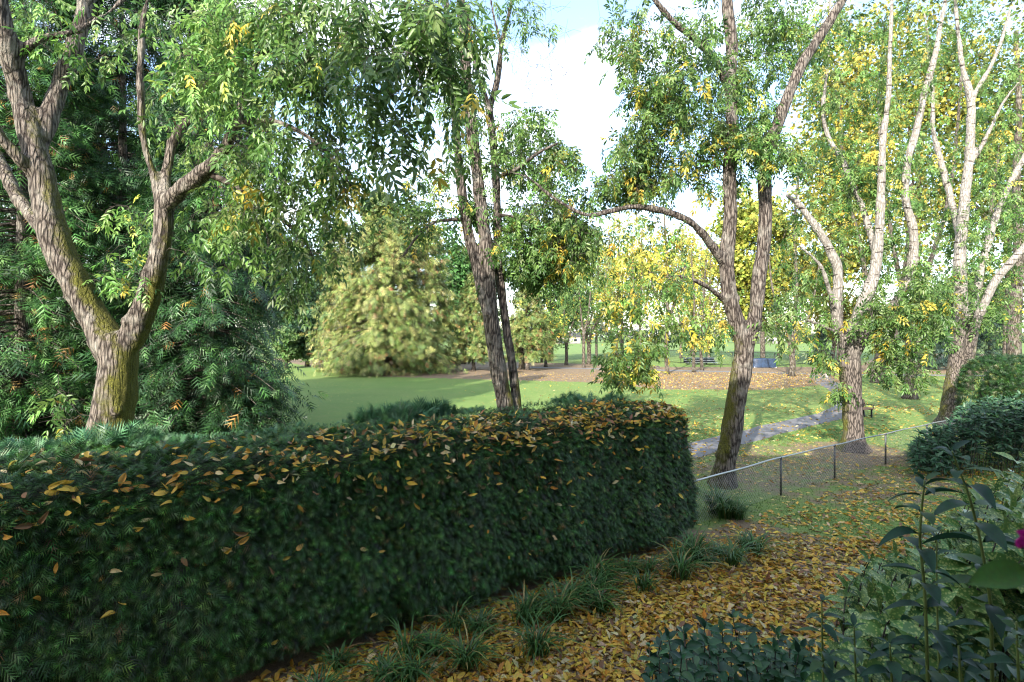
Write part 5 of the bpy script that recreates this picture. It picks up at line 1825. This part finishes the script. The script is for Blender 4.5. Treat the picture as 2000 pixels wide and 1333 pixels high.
def curled(k):
    """a dry ash leaflet, bent and folded its own way"""
    r_ = np.random.default_rng(100 + k)
    V, T = _big_leaf(5, r_.uniform(-.05, .28), r_.uniform(-.35, .45), .03)
    V[:, 1] *= r_.uniform(.30, .42)
    tw = r_.uniform(-.6, .6) * V[:, 0]
    y, z = V[:, 1].copy(), V[:, 2].copy()
    V[:, 1], V[:, 2] = y * np.cos(tw) - z * np.sin(tw), y * np.sin(tw) + z * np.cos(tw)
    st = np.array([[-.16, -.012, 0], [-.16, .012, 0], [0, 0, 0]])
    T = np.vstack([T, [[len(V), len(V) + 1, len(V) + 2]]])
    return np.vstack([V, st]), T


CURL = [curled(k) for k in range(6)]
CURL4 = []
for k in range(4):
    V_ = LEAF4[0].copy()
    V_[:, 1] *= .42
    V_[:, 2] = [0, .10 * (k - 1), .06 * k, -.14 + .1 * k, .10 * (2 - k), .04 * k, -.05]
    CURL4.append((V_, LEAF4[1]))
fall_me = {}
for nme, colr in FALLC.items():
    for k in range(6):
        mb = MB()
        V, T = CURL[k]
        mb.add(V, T, None, np.tile(np.array(colr) * rng.uniform(.85, 1.15), (len(V), 1)))
        fall_me[nme, k] = mb.mesh('fallen_leaf', M_FALL)

# on the hedge: most near its front top edge, a few stuck in the face
n = 3000
u = rng.uniform(-hh[0], hh[0], n)
w = rng.random(n)
q = np.zeros((n, 3))
q[:, 0] = u
vtop = -hh[1] + np.abs(rng.normal(.05, .80, n))
face = w < .14
q[:, 1] = np.where(face, -hh[1], np.minimum(vtop, hh[1]))
q[:, 2] = np.where(face, hh[2] - rng.exponential(.5, n), hh[2])
q[:, 2] = np.maximum(q[:, 2], -hh[2] * .7)
inner = np.clip(q, -(hh - .5), hh - .5)
nr = unit(q - inner)
q = inner + nr * .5
pw, nw = hedge_place(q, nr)
pw = pw + nw * rng.uniform(.035, .075, (n, 1))
ok = (pw[:, 1] > 3.4) & ((rng.random(n) < .35 + .75 * np.clip((u + 2.5) / 5, 0, 1)) | face)
ok &= face | (rng.random(n) < np.clip(.62 + .75 * wob(pw, 3.1, 4.0), .12, 1))
pw, nw = pw[ok], nw[ok]
px = 1000 + FPX * pw[:, 0] / pw[:, 1]
vis = (px > -30) & (px < 1400)
pw, nw = pw[vis], nw[vis]
order = np.argsort(pw[:, 1])
n_single = 170
for j in order[:n_single]:
    c_ = FK[rng.choice(5, p=[.40, .17, .15, .24, .04])]
    put = put_leaf('fallen_leaf', fall_me[c_, int(rng.integers(6))], None,
                   frame_matrix(pw[j], unit(rng.normal(size=3) * [1, 1, .5]), nw[j] + rng.normal(0, .5, 3), rng.uniform(.10, .18)))
    put['label'] = f'{c_} fallen leaf ' + ('caught in the upright front face of the hedge' if nw[j][2] < .5 else 'lying on the clipped top of the hedge')
    put['category'] = 'leaf'
    put['group'] = 'fallen leaves on the hedge'
m = MB()
rest = order[n_single:]
for k in range(4):
    s = rest[k::4]
    nn = len(s)
    leaves(m, pw[s], rng.normal(size=(nn, 3)) * [1, 1, .4], nw[s] + rng.normal(0, .5, (nn, 3)), rng.uniform(.10, .17, nn), rng.uniform(.09, .16, nn),
           pal(nn, list(FALLC.values()), [.4, .2, .2, .17, .03], .15), CURL4[k])
m.build('hedge_leaf_litter', M_FALL, None, 'stuff')


# on the ground
def ground_leaves(n, x0, x1, y0, y1, dens):
    x, y = rng.uniform(x0, x1, n), rng.uniform(y0, y1, n)
    ok = rng.random(n) < dens(x, y)
    return np.stack([x[ok], y[ok], rng.uniform(.012, .035, ok.sum())], -1)


def dens_near(x, y):
    u, v = hedge_uv(x, y)
    a = np.clip((5.2 + v) / 3.5, 0, 1) * (v < .15)
    a = np.where(v > -.25, a * .6, a)
    a = a * np.interp(y, [4, 8.5, 10.5, 13, 15], [1, 1, .72, .30, .22])
    a = np.maximum(a, .16 * (v < .1))
    patch = .75 + .6 * wob(np.stack([x, y, y * 0], -1), 1.6, 2.0)
    return np.clip(a * np.where(y > 9.5, patch, 1), 0, 1) * (np.abs(x) < y * 1.05 + 1)


gl = [ground_leaves(56000, -4.5, 9.5, 4.6, 11.0, dens_near), ground_leaves(24000, 1.5, 16, 11.0, 17.5, dens_near)]
gl.append(ground_leaves(20000, 3, 32, 15, 32, lambda x, y: .55 * np.clip(.45 + .7 * wob(np.stack([x, y, 0 * y], -1), .5, 1.0), .05, 1) * (hedge_uv(x, y)[0] > 8)))
gl.append(ground_leaves(22000, -6, 46, 32, 60, lambda x, y: np.clip(.2 + .8 * litter_at(x, y), 0, 1) * np.interp(1000 + FPX * x / y, [900, 1100, 1300], [.05, .35, 1])))
gp = np.vstack(gl)
px, py = to_px(gp[:, 0], gp[:, 1])
inview = (py < 1340) & (px > 500) & (px < 1700)
cand = np.where(inview)[0]
cand = cand[np.argsort(gp[cand, 1])][:130]
for j in cand:
    c_ = FK[rng.choice(5, p=[.45, .22, .14, .15, .04])]
    p_ = gp[j] + [0, 0, .02]
    put = put_leaf('fallen_leaf', fall_me[c_, int(rng.integers(6))], None, frame_matrix(p_, unit(rng.normal(size=3) * [1, 1, .15]), np.array([0, 0, 1.0]) + rng.normal(0, .3, 3), rng.uniform(.11, .18)))
    put['label'] = f'{c_} fallen leaf lying on the leaf-covered ground below the hedge'
    put['category'] = 'leaf'
    put['group'] = 'fallen leaves on the ground'
mask = np.ones(len(gp), bool)
mask[cand] = False
gp = gp[mask]
m = MB()
grow_ = np.where(gp[:, 1] > 30, 1.1, 1.0)
for k in range(4):
    s = np.arange(k, len(gp), 4)
    nn = len(s)
    L = rng.uniform(.10, .175, nn) * grow_[s]
    leaves(m, gp[s], rng.normal(size=(nn, 3)) * [1, 1, .22], np.tile([0, 0, 1.0], (nn, 1)) + rng.normal(0, .38, (nn, 3)), L, L * rng.uniform(.8, 1.2, nn),
           pal(nn, list(FALLC.values()), [.46, .2, .14, .15, .05], .2), CURL4[k] if k < 2 else (LEAF2[0] * [1, .42, 1], LEAF2[1]))
m.build('leaf_litter', M_FALL, None, 'stuff')

# short lawn grass where single blades still read
n = 150000
x, y = rng.uniform(-1, 22, n), 8 + 16 * rng.random(n) ** 1.3
u, v = hedge_uv(x, y)
ok = ((v < -.5) | (u > HLEN + .4)) & (np.abs(x) < y * 1.02)
pc = np.array(PATH)
dpath = np.min(np.hypot(x[:, None] - np.interp(np.linspace(0, 1, 60), np.linspace(0, 1, len(pc)), pc[:, 0])[None], y[:, None] - np.interp(np.linspace(0, 1, 60), np.linspace(0, 1, len(pc)), pc[:, 1])[None]), axis=1)
ok &= dpath > .85
ok &= rng.random(n) < np.clip(1.15 - litter_at(x, y), .06, 1)
x, y = x[ok], y[ok]
n = len(x)
TRI = (np.array([[0, -.5, 0], [0, .5, 0], [1, 0, -.15]]), np.array([[0, 1, 2]]))
m = MB()
leaves(m, np.stack([x, y, np.zeros(n)], -1), np.array([0, 0, 1.0]) + rng.normal(0, .55, (n, 3)), rdir(n), rng.uniform(.025, .06, n), rng.uniform(.006, .010, n) * (1 + y / 14),
       pal(n, [[.07, .15, .03], [.10, .19, .035], [.05, .11, .025], [.16, .20, .05]], None, .2), TRI)
m.build('grass', M_GRASS, None, 'stuff')


# strap-leaved tufts along the hedge foot
def tuft(x, y, nb, hgt, label, group, lean=(0, 0), dry=.12):
    t = thing('grass_clump', label, 'plant', (x, y, 0), group)
    m = MB()
    for k in range(nb):
        a = rng.uniform(0, 2 * np.pi)
        o = np.array([math.cos(a), math.sin(a), 0])
        h = hgt * rng.uniform(.5, 1.15)
        out = rng.uniform(.25, 1.05) * h
        s = np.linspace(0, 1, 5)
        c0 = np.array([x, y, 0]) + o * rng.uniform(0, .10) + np.append(rng.normal(0, .05, 2), 0)
        sp = c0 + o * (out * s ** 1.6)[:, None] + np.array([*lean, 0]) * (s * h)[:, None] + np.array([0, 0, 1.0]) * (h * (1.35 * s - .85 * s * s))[:, None]
        sd = np.cross(o, [0, 0, 1]) + rng.normal(0, .2, 3)
        w = .008 * (1 - s ** 3) + .0015
        L_, R_ = sp - sd * w[:, None], sp + sd * w[:, None]
        V = np.empty((10, 3))
        V[0::2], V[1::2] = L_, R_
        Q = [[2 * i, 2 * i + 1, 2 * i + 3, 2 * i + 2] for i in range(4)]
        c_ = pal(1, [[.055, .13, .035], [.075, .165, .04], [.04, .10, .03]], None, .2)[0] if rng.random() > dry else pal(1, [[.30, .24, .09], [.22, .15, .06]])[0]
        m.add(V, None, Q, c_)
    m.build('blades', M_GRASS, t, 'stuff')


places = []
for k in range(30):
    u_ = -.3 + k * .285
    nth = ['first', 'second', 'third', 'fourth', 'fifth', 'sixth', 'seventh', 'eighth', 'ninth', 'tenth', 'eleventh', 'twelfth', 'thirteenth', 'fourteenth', 'fifteenth', 'sixteenth',
           'seventeenth', 'eighteenth', 'nineteenth', 'twentieth', 'twenty-first', 'twenty-second', 'twenty-third', 'twenty-fourth', 'twenty-fifth', 'twenty-sixth', 'twenty-seventh',
           'twenty-eighth', 'twenty-ninth', 'thirtieth'][29 - k]
    nm_ = f'arching grass clump, {nth} from the hedge corner along the dark hedge foot'
    b = HA + HU * (u_ + rng.normal(0, .13)) + HN * (-.48 + rng.normal(0, .16) - .20 * (k % 3))
    tuft(b[0], b[1], int(rng.integers(50, 140)), rng.uniform(.30, .80), nm_, 'grass clumps along the hedge foot', (HN[0] * -.15, HN[1] * -.15))
for k, (px_, py_, h_) in enumerate([(1398, 1003, 1.0), (1415, 1012, .85), (1440, 1012, .6)]):
    b = G(px_, py_)
    tuft(b[0], b[1], 150, h_, ['tall thick grass clump against the hedge end by the fence', 'middle grass clump of three by the hedge end and fence', 'lowest outer grass clump of three by the hedge end and fence'][k], None, (0, 0), .08)
for k, (px_, py_) in enumerate([(1400, 1085), (1450, 1065)]):
    b = G(px_, py_)
    tuft(b[0], b[1], 90, .36, ['flopped grass clump in the leaves below the hedge corner', 'flopped grass clump farther from the hedge corner, amid leaves'][k], None, (.3, -.2), .1)


# ------------------------------------------------------------------ shrubs at the lower right
def leaf_part_meshes(cols, mat, w, n=6, fold=(.05, .25), droop=(.1, .5)):
    out = []
    for k in range(n):
        V, T = _big_leaf(7, rng.uniform(*fold), rng.uniform(*droop), .012)
        V = V.copy()
        V[:, 1] *= w
        st = np.array([[-.12, -.012, .02], [-.12, .012, .02], [0.02, 0, 0]])
        T = np.vstack([T, [[len(V), len(V) + 1, len(V) + 2]]])
        V = np.vstack([V, st])
        mb = MB()
        mb.add(V, T, None, np.tile(np.array(cols[k % len(cols)]), (len(V), 1)))
        out.append(mb.mesh('leaf', mat))
    return out


def shrub(name, label, stems, leaf_meshes, tmpl, cols, mat, L, spacing, whorl, single, W, up=.3, face=.15, step=.08, rad=.008, sag=0.0, stem_mat=M_BARKD, twigs=True, cat='shrub', pick=None):
    """stems: list of polylines; leaves stand along the outer part of every stem"""
    b = stems[0][0]
    t = thing(name, label, cat, (b[0], b[1], 0))
    m = MB()
    pos, ax, nm, sz = [], [], [], []
    for s in stems:
        pp, rr = smooth_path(s, np.linspace(rad, rad * .4, len(s)), step)
        m.tube(pp, rr, 4, False, [.1, 0, 0])
        seg = np.linalg.norm(np.diff(pp, axis=0), axis=1)
        cum = np.concatenate([[0], np.cumsum(seg)])
        tot = cum[-1]
        lo = max(0, tot - whorl)
        ph = rng.uniform(0, 6.28)
        for k, sdist in enumerate(np.arange(lo, tot + 1e-6, spacing)):
            i = min(np.searchsorted(cum, sdist), len(pp) - 1)
            p = pp[i]
            tn = unit(pp[min(i + 1, len(pp) - 1)] - pp[max(i - 1, 0)])
            a = ph + k * 2.4
            sd = unit(np.cross(tn, [math.cos(a), math.sin(a), .3]))
            f = (sdist - lo) / max(1e-6, tot - lo)
            ax.append(sd * (1.0 - .45 * f) + tn * (up + .5 * f ** 3) + np.array([0, -sag, -sag * .6]) + rng.normal(0, .15, 3))
            nm.append(tn * .6 + np.array([0, -face, .6]) + rng.normal(0, .2, 3))
            pos.append(p)
            sz.append(L * rng.uniform(.7, 1.15) * (1 - .3 * f ** 4))
    m.build('stems', stem_mat, t, 'stuff')
    pos, ax, nm, sz = np.array(pos), np.array(ax), np.array(nm), np.array(sz)
    score = sz / np.maximum(pos[:, 1], .3)
    px_ = 1000 + FPX * pos[:, 0] / pos[:, 1]
    py_ = HY - FPX * (pos[:, 2] - CH) / pos[:, 1]
    score = np.where((px_ > -30) & (px_ < 2030) & (py_ < 1370), score, 0)
    order = np.argsort(-score)
    for j in order[:single]:
        put_leaf('leaf', leaf_meshes[int(rng.integers(len(leaf_meshes)))], t, frame_matrix(pos[j], unit(ax[j]), nm[j], sz[j]))
    r_ = order[single:]
    if len(r_):
        lm = MB()
        leaves(lm, pos[r_], ax[r_], nm[r_], sz[r_], sz[r_] * W, pal(len(r_), cols, None, .15), tmpl)
        lm.build('foliage', mat, t, 'stuff')
    return t


# spotted laurel
AUC = [[.075, .165, .045], [.10, .20, .05], [.055, .13, .04], [.14, .23, .07]]
auc_leaf = leaf_part_meshes(AUC, M_AUCUBA_LEAF, .46, 6)
stems = []
for k in range(260):
    d_ = rng.uniform(2.7, 5.4)
    px_ = rng.uniform(1640, 2100)
    lim = np.interp(px_, [1640, 1700, 1800, 1880, 1940, 2000, 2100], [1120, 1060, 1020, 960, 890, 870, 860])
    py_ = lim + abs(rng.normal(0, 1)) * 150 + (5.4 - d_) * 55
    tip = P(px_, py_, d_)
    if tip[2] < .5:
        continue
    foot = np.array([tip[0] * .8 + .45, tip[1] * .8 + .8, 0.0])
    mid = foot * .35 + tip * .65 + [0, .12, .2]
    stems.append(np.array([foot, mid, tip * .75 + mid * .25 + [0, .02, .05], tip]))
shrub('spotted_laurel', 'large spotted laurel bush with cream-flecked leaves below the fence end', stems, auc_leaf, LEAF4, AUC, M_AUCUBA, .185, .033, .50, 300, .46, up=.2, face=.75, sag=.35)

# glossy evergreen at the bottom
GLS = [[.028, .090, .040], [.038, .115, .045], [.020, .066, .034], [.06, .14, .05]]
gl_leaf = leaf_part_meshes(GLS, M_GLOSSY, .50, 6, (.05, .3), (0, .35))
stems = []
for k in range(150):
    d_ = rng.uniform(3.0, 4.2)
    px_ = rng.uniform(1265, 1660)
    lim = np.interp(px_, [1265, 1330, 1420, 1500, 1560, 1660], [1250, 1180, 1190, 1215, 1235, 1265])
    py_ = lim + abs(rng.normal(0, 1)) * 70 + (4.2 - d_) * 45
    tip = P(px_, py_, d_)
    foot = np.array([tip[0] * .85 + .15 + rng.normal(0, .25), tip[1] * .85 + .3 + rng.normal(0, .25), 0.0])
    mid = foot * .4 + tip * .6 + [rng.normal(0, .06), rng.normal(0, .06), 0]
    stems.append(np.array([foot, mid, tip]))
shrub('glossy_evergreen', 'low glossy dark green shrub over the leaf carpet at the bottom of the view', stems, gl_leaf, LEAF4, GLS, M_GLOSSY, .098, .030, .30, 300, .54, up=.12, face=.6, sag=.15)

# rhododendron by the fence end
RHO = [[.045, .115, .055], [.065, .145, .075], [.035, .09, .045]]
stems = []
for k in range(260):
    d_ = rng.uniform(15.6, 18.6)
    px_ = rng.uniform(1785, 2080)
    lim = np.interp(px_, [1770, 1840, 1880, 1930, 2000, 2080], [858, 822, 785, 778, 765, 750])
    py_ = lim + abs(rng.normal(0, 1)) * 42 + rng.uniform(0, 20)
    tip = P(px_, py_, d_)
    if tip[2] < .15:
        continue
    foot = np.array([tip[0] * .97 + .5, tip[1] * .98 + .5, 0.0])
    mid = foot * .35 + tip * .65 + [rng.normal(0, .1), rng.normal(0, .1), .1]
    stems.append(np.array([foot, mid, tip]))
rh_leaf = leaf_part_meshes(RHO, M_GLOSSY, .30, 4)
shrub('rhododendron', 'bluish green rhododendron with leaf whorls hiding the fence end under the yew', stems, rh_leaf, LEAF4, RHO, M_GLOSSY, .25, .030, .95, 300, .34, up=.2, face=.6, sag=.2, step=.25, rad=.007)

# tall shoots with paired narrow leaves close to the balcony
TALL = [[.024, .078, .042], [.034, .095, .048], [.019, .060, .036], [.055, .12, .04]]
tall_leaf = leaf_part_meshes(TALL, M_TALL, .38, 6, (.02, .2), (.15, .6))


def tall_shoot(label, pts, d_, L, gap, pick=0):
    line = np.array([P(a, b, dd) for a, b, dd in pts])
    t = thing('tall_shoot', label, 'plant', (line[0][0], line[0][1], line[0][2]), 'tall leafy shoots under the balcony')
    pp, rr = smooth_path(line, np.linspace(.007, .0025, len(line)), .03)
    m = MB()
    m.tube(pp, rr, 7, True, [.14, .17, .05])
    m.build('stem', plain_stem, t)
    seg = np.linalg.norm(np.diff(pp, axis=0), axis=1)
    cum = np.concatenate([[0], np.cumsum(seg)])
    k = 0
    s = cum[-1]
    while s > .02:
        i = min(np.searchsorted(cum, s), len(pp) - 1)
        tn = unit(pp[min(i + 1, len(pp) - 1)] - pp[max(i - 1, 0)])
        f = 1 - s / cum[-1]
        size = L * min(1.0, .42 + k * .16) * rng.uniform(.85, 1.12)
        for sg in (1, -1):
            a = (0 if k % 2 == 0 else 1.35) + rng.normal(0, .25)
            sd = np.array([math.cos(a), math.sin(a), 0]) * sg
            upf = max(.12, .95 - k * .25)
            put_leaf('leaf', tall_leaf[int(rng.integers(6))], t, frame_matrix(pp[i] + sd * .004, unit(sd + tn * upf + rng.normal(0, .1, 3)), np.array([0, 0, 1.0]) + tn * .3 + rng.normal(0, .18, 3), size))
        s -= gap * min(1.0, .55 + k * .12) * rng.uniform(.85, 1.15)
        k += 1


plain_stem = leaf_mat('green_stem', .5, .3, .05)
# every shoot grows from the ground: its foot runs down out of view
tall_shoot('tall straight shoot left of the pair, tip against the yellow lawn', [(1830, 2700, 1.90), (1822, 1700, 1.82), (1812, 1333, 1.75), (1806, 1160, 1.72), (1797, 1060, 1.70), (1800, 1000, 1.68), (1806, 938, 1.66)], 1.7, .122, .066)
tall_shoot('tallest shoot with a curved tip reaching toward the fence end', [(1960, 2700, 1.95), (1945, 1700, 1.85), (1938, 1333, 1.78), (1934, 1180, 1.74), (1915, 1060, 1.72), (1893, 970, 1.70), (1874, 920, 1.68), (1860, 882, 1.66)], 1.7, .138, .074)
tall_shoot('short thin shoot between the two tall ones', [(1850, 2400, 2.2), (1840, 1500, 2.15), (1834, 1300, 2.1), (1830, 1180, 2.08), (1829, 1040, 2.05)], 2.1, .085, .085)
tall_shoot('bluish shoot rising from the bottom edge beside the glossy shrub', [(1620, 2400, 2.2), (1612, 1500, 2.1), (1608, 1333, 2.05), (1606, 1250, 2.0), (1605, 1175, 2.0)], 2.0, .088, .05)
tall_shoot('low bluish shoot between the spotted laurel and the bottom edge', [(1690, 2400, 2.1), (1680, 1500, 2.0), (1672, 1333, 1.95), (1668, 1225, 1.9)], 1.9, .085, .05)
tall_shoot('broad low shoot at the bottom right below the blurred leaf', [(2010, 2400, 1.7), (2000, 1500, 1.6), (1990, 1333, 1.55), (1985, 1215, 1.5)], 1.5, .10, .055)
tall_shoot('low dark shoot at the bottom edge left of the tall pair', [(1760, 2400, 1.9), (1750, 1500, 1.8), (1742, 1333, 1.75), (1738, 1258, 1.7)], 1.7, .10, .05)
tall_shoot('low shoot at the bottom edge between the two tall stems', [(1885, 2400, 1.8), (1880, 1500, 1.7), (1876, 1333, 1.62), (1872, 1262, 1.6)], 1.6, .10, .05)


# a flowering plant on the balcony, close to the lens
def flowering_plant():
    root_ = np.array([.74, .46, 3.2])
    t = thing('flowering_plant', 'balcony plant with a magenta flower and a broad blurred green leaf', 'plant', root_)
    dz = .62
    knot = P(2010, 1100, dz)
    fl = P(2004, 1047, dz)
    m = MB()
    pp, rr = smooth_path(np.array([root_, root_ * .4 + knot * .6 + [.03, 0, 0], knot, fl - [0, 0, .012]]), np.array([.005, .004, .003, .002]), .02)
    m.tube(pp, rr, 7, True, [.10, .16, .05])
    m.build('stem', plain_stem, t)
    lm = leaf_part_meshes([[.09, .20, .045], [.10, .22, .05]], M_TALL, .44, 2, (.05, .1), (.1, .2))
    a, b = P(2010, 1112, dz), P(1890, 1140, dz)
    ax = b - a
    put_leaf('leaf', lm[0], t, frame_matrix(a, unit(ax), np.array([-.1, -.75, .75]), np.linalg.norm(ax)))
    put_leaf('leaf', lm[1], t, frame_matrix(P(2018, 1128, dz), unit(P(2100, 1160, dz) - P(2018, 1128, dz)), np.array([.2, -.6, .8]), .06))
    for k in range(7):
        a_ = k * 2 * np.pi / 7
        pm = MB()
        V, T = _big_leaf(4, .1, .25, .02)
        V = V * [1, .6, 1]
        pm.add(V, T, None, np.tile([.42, .012, .22], (len(V), 1)))
        o = put_leaf('petal', pm.mesh('petal', M_PETAL), t, frame_matrix(fl, unit(np.array([math.cos(a_), -.35, math.sin(a_)])), np.array([0, -1.0, .25]), .017))
    pm = MB()
    V, Q = ball(P(1991, 1062, dz), np.array([.004, .004, .006]), 6)
    pm.add(V, None, Q, [.42, .012, .22])
    pm.build('flower_bud', M_PETAL, t)


flowering_plant()
bpy.context.view_layer.update()
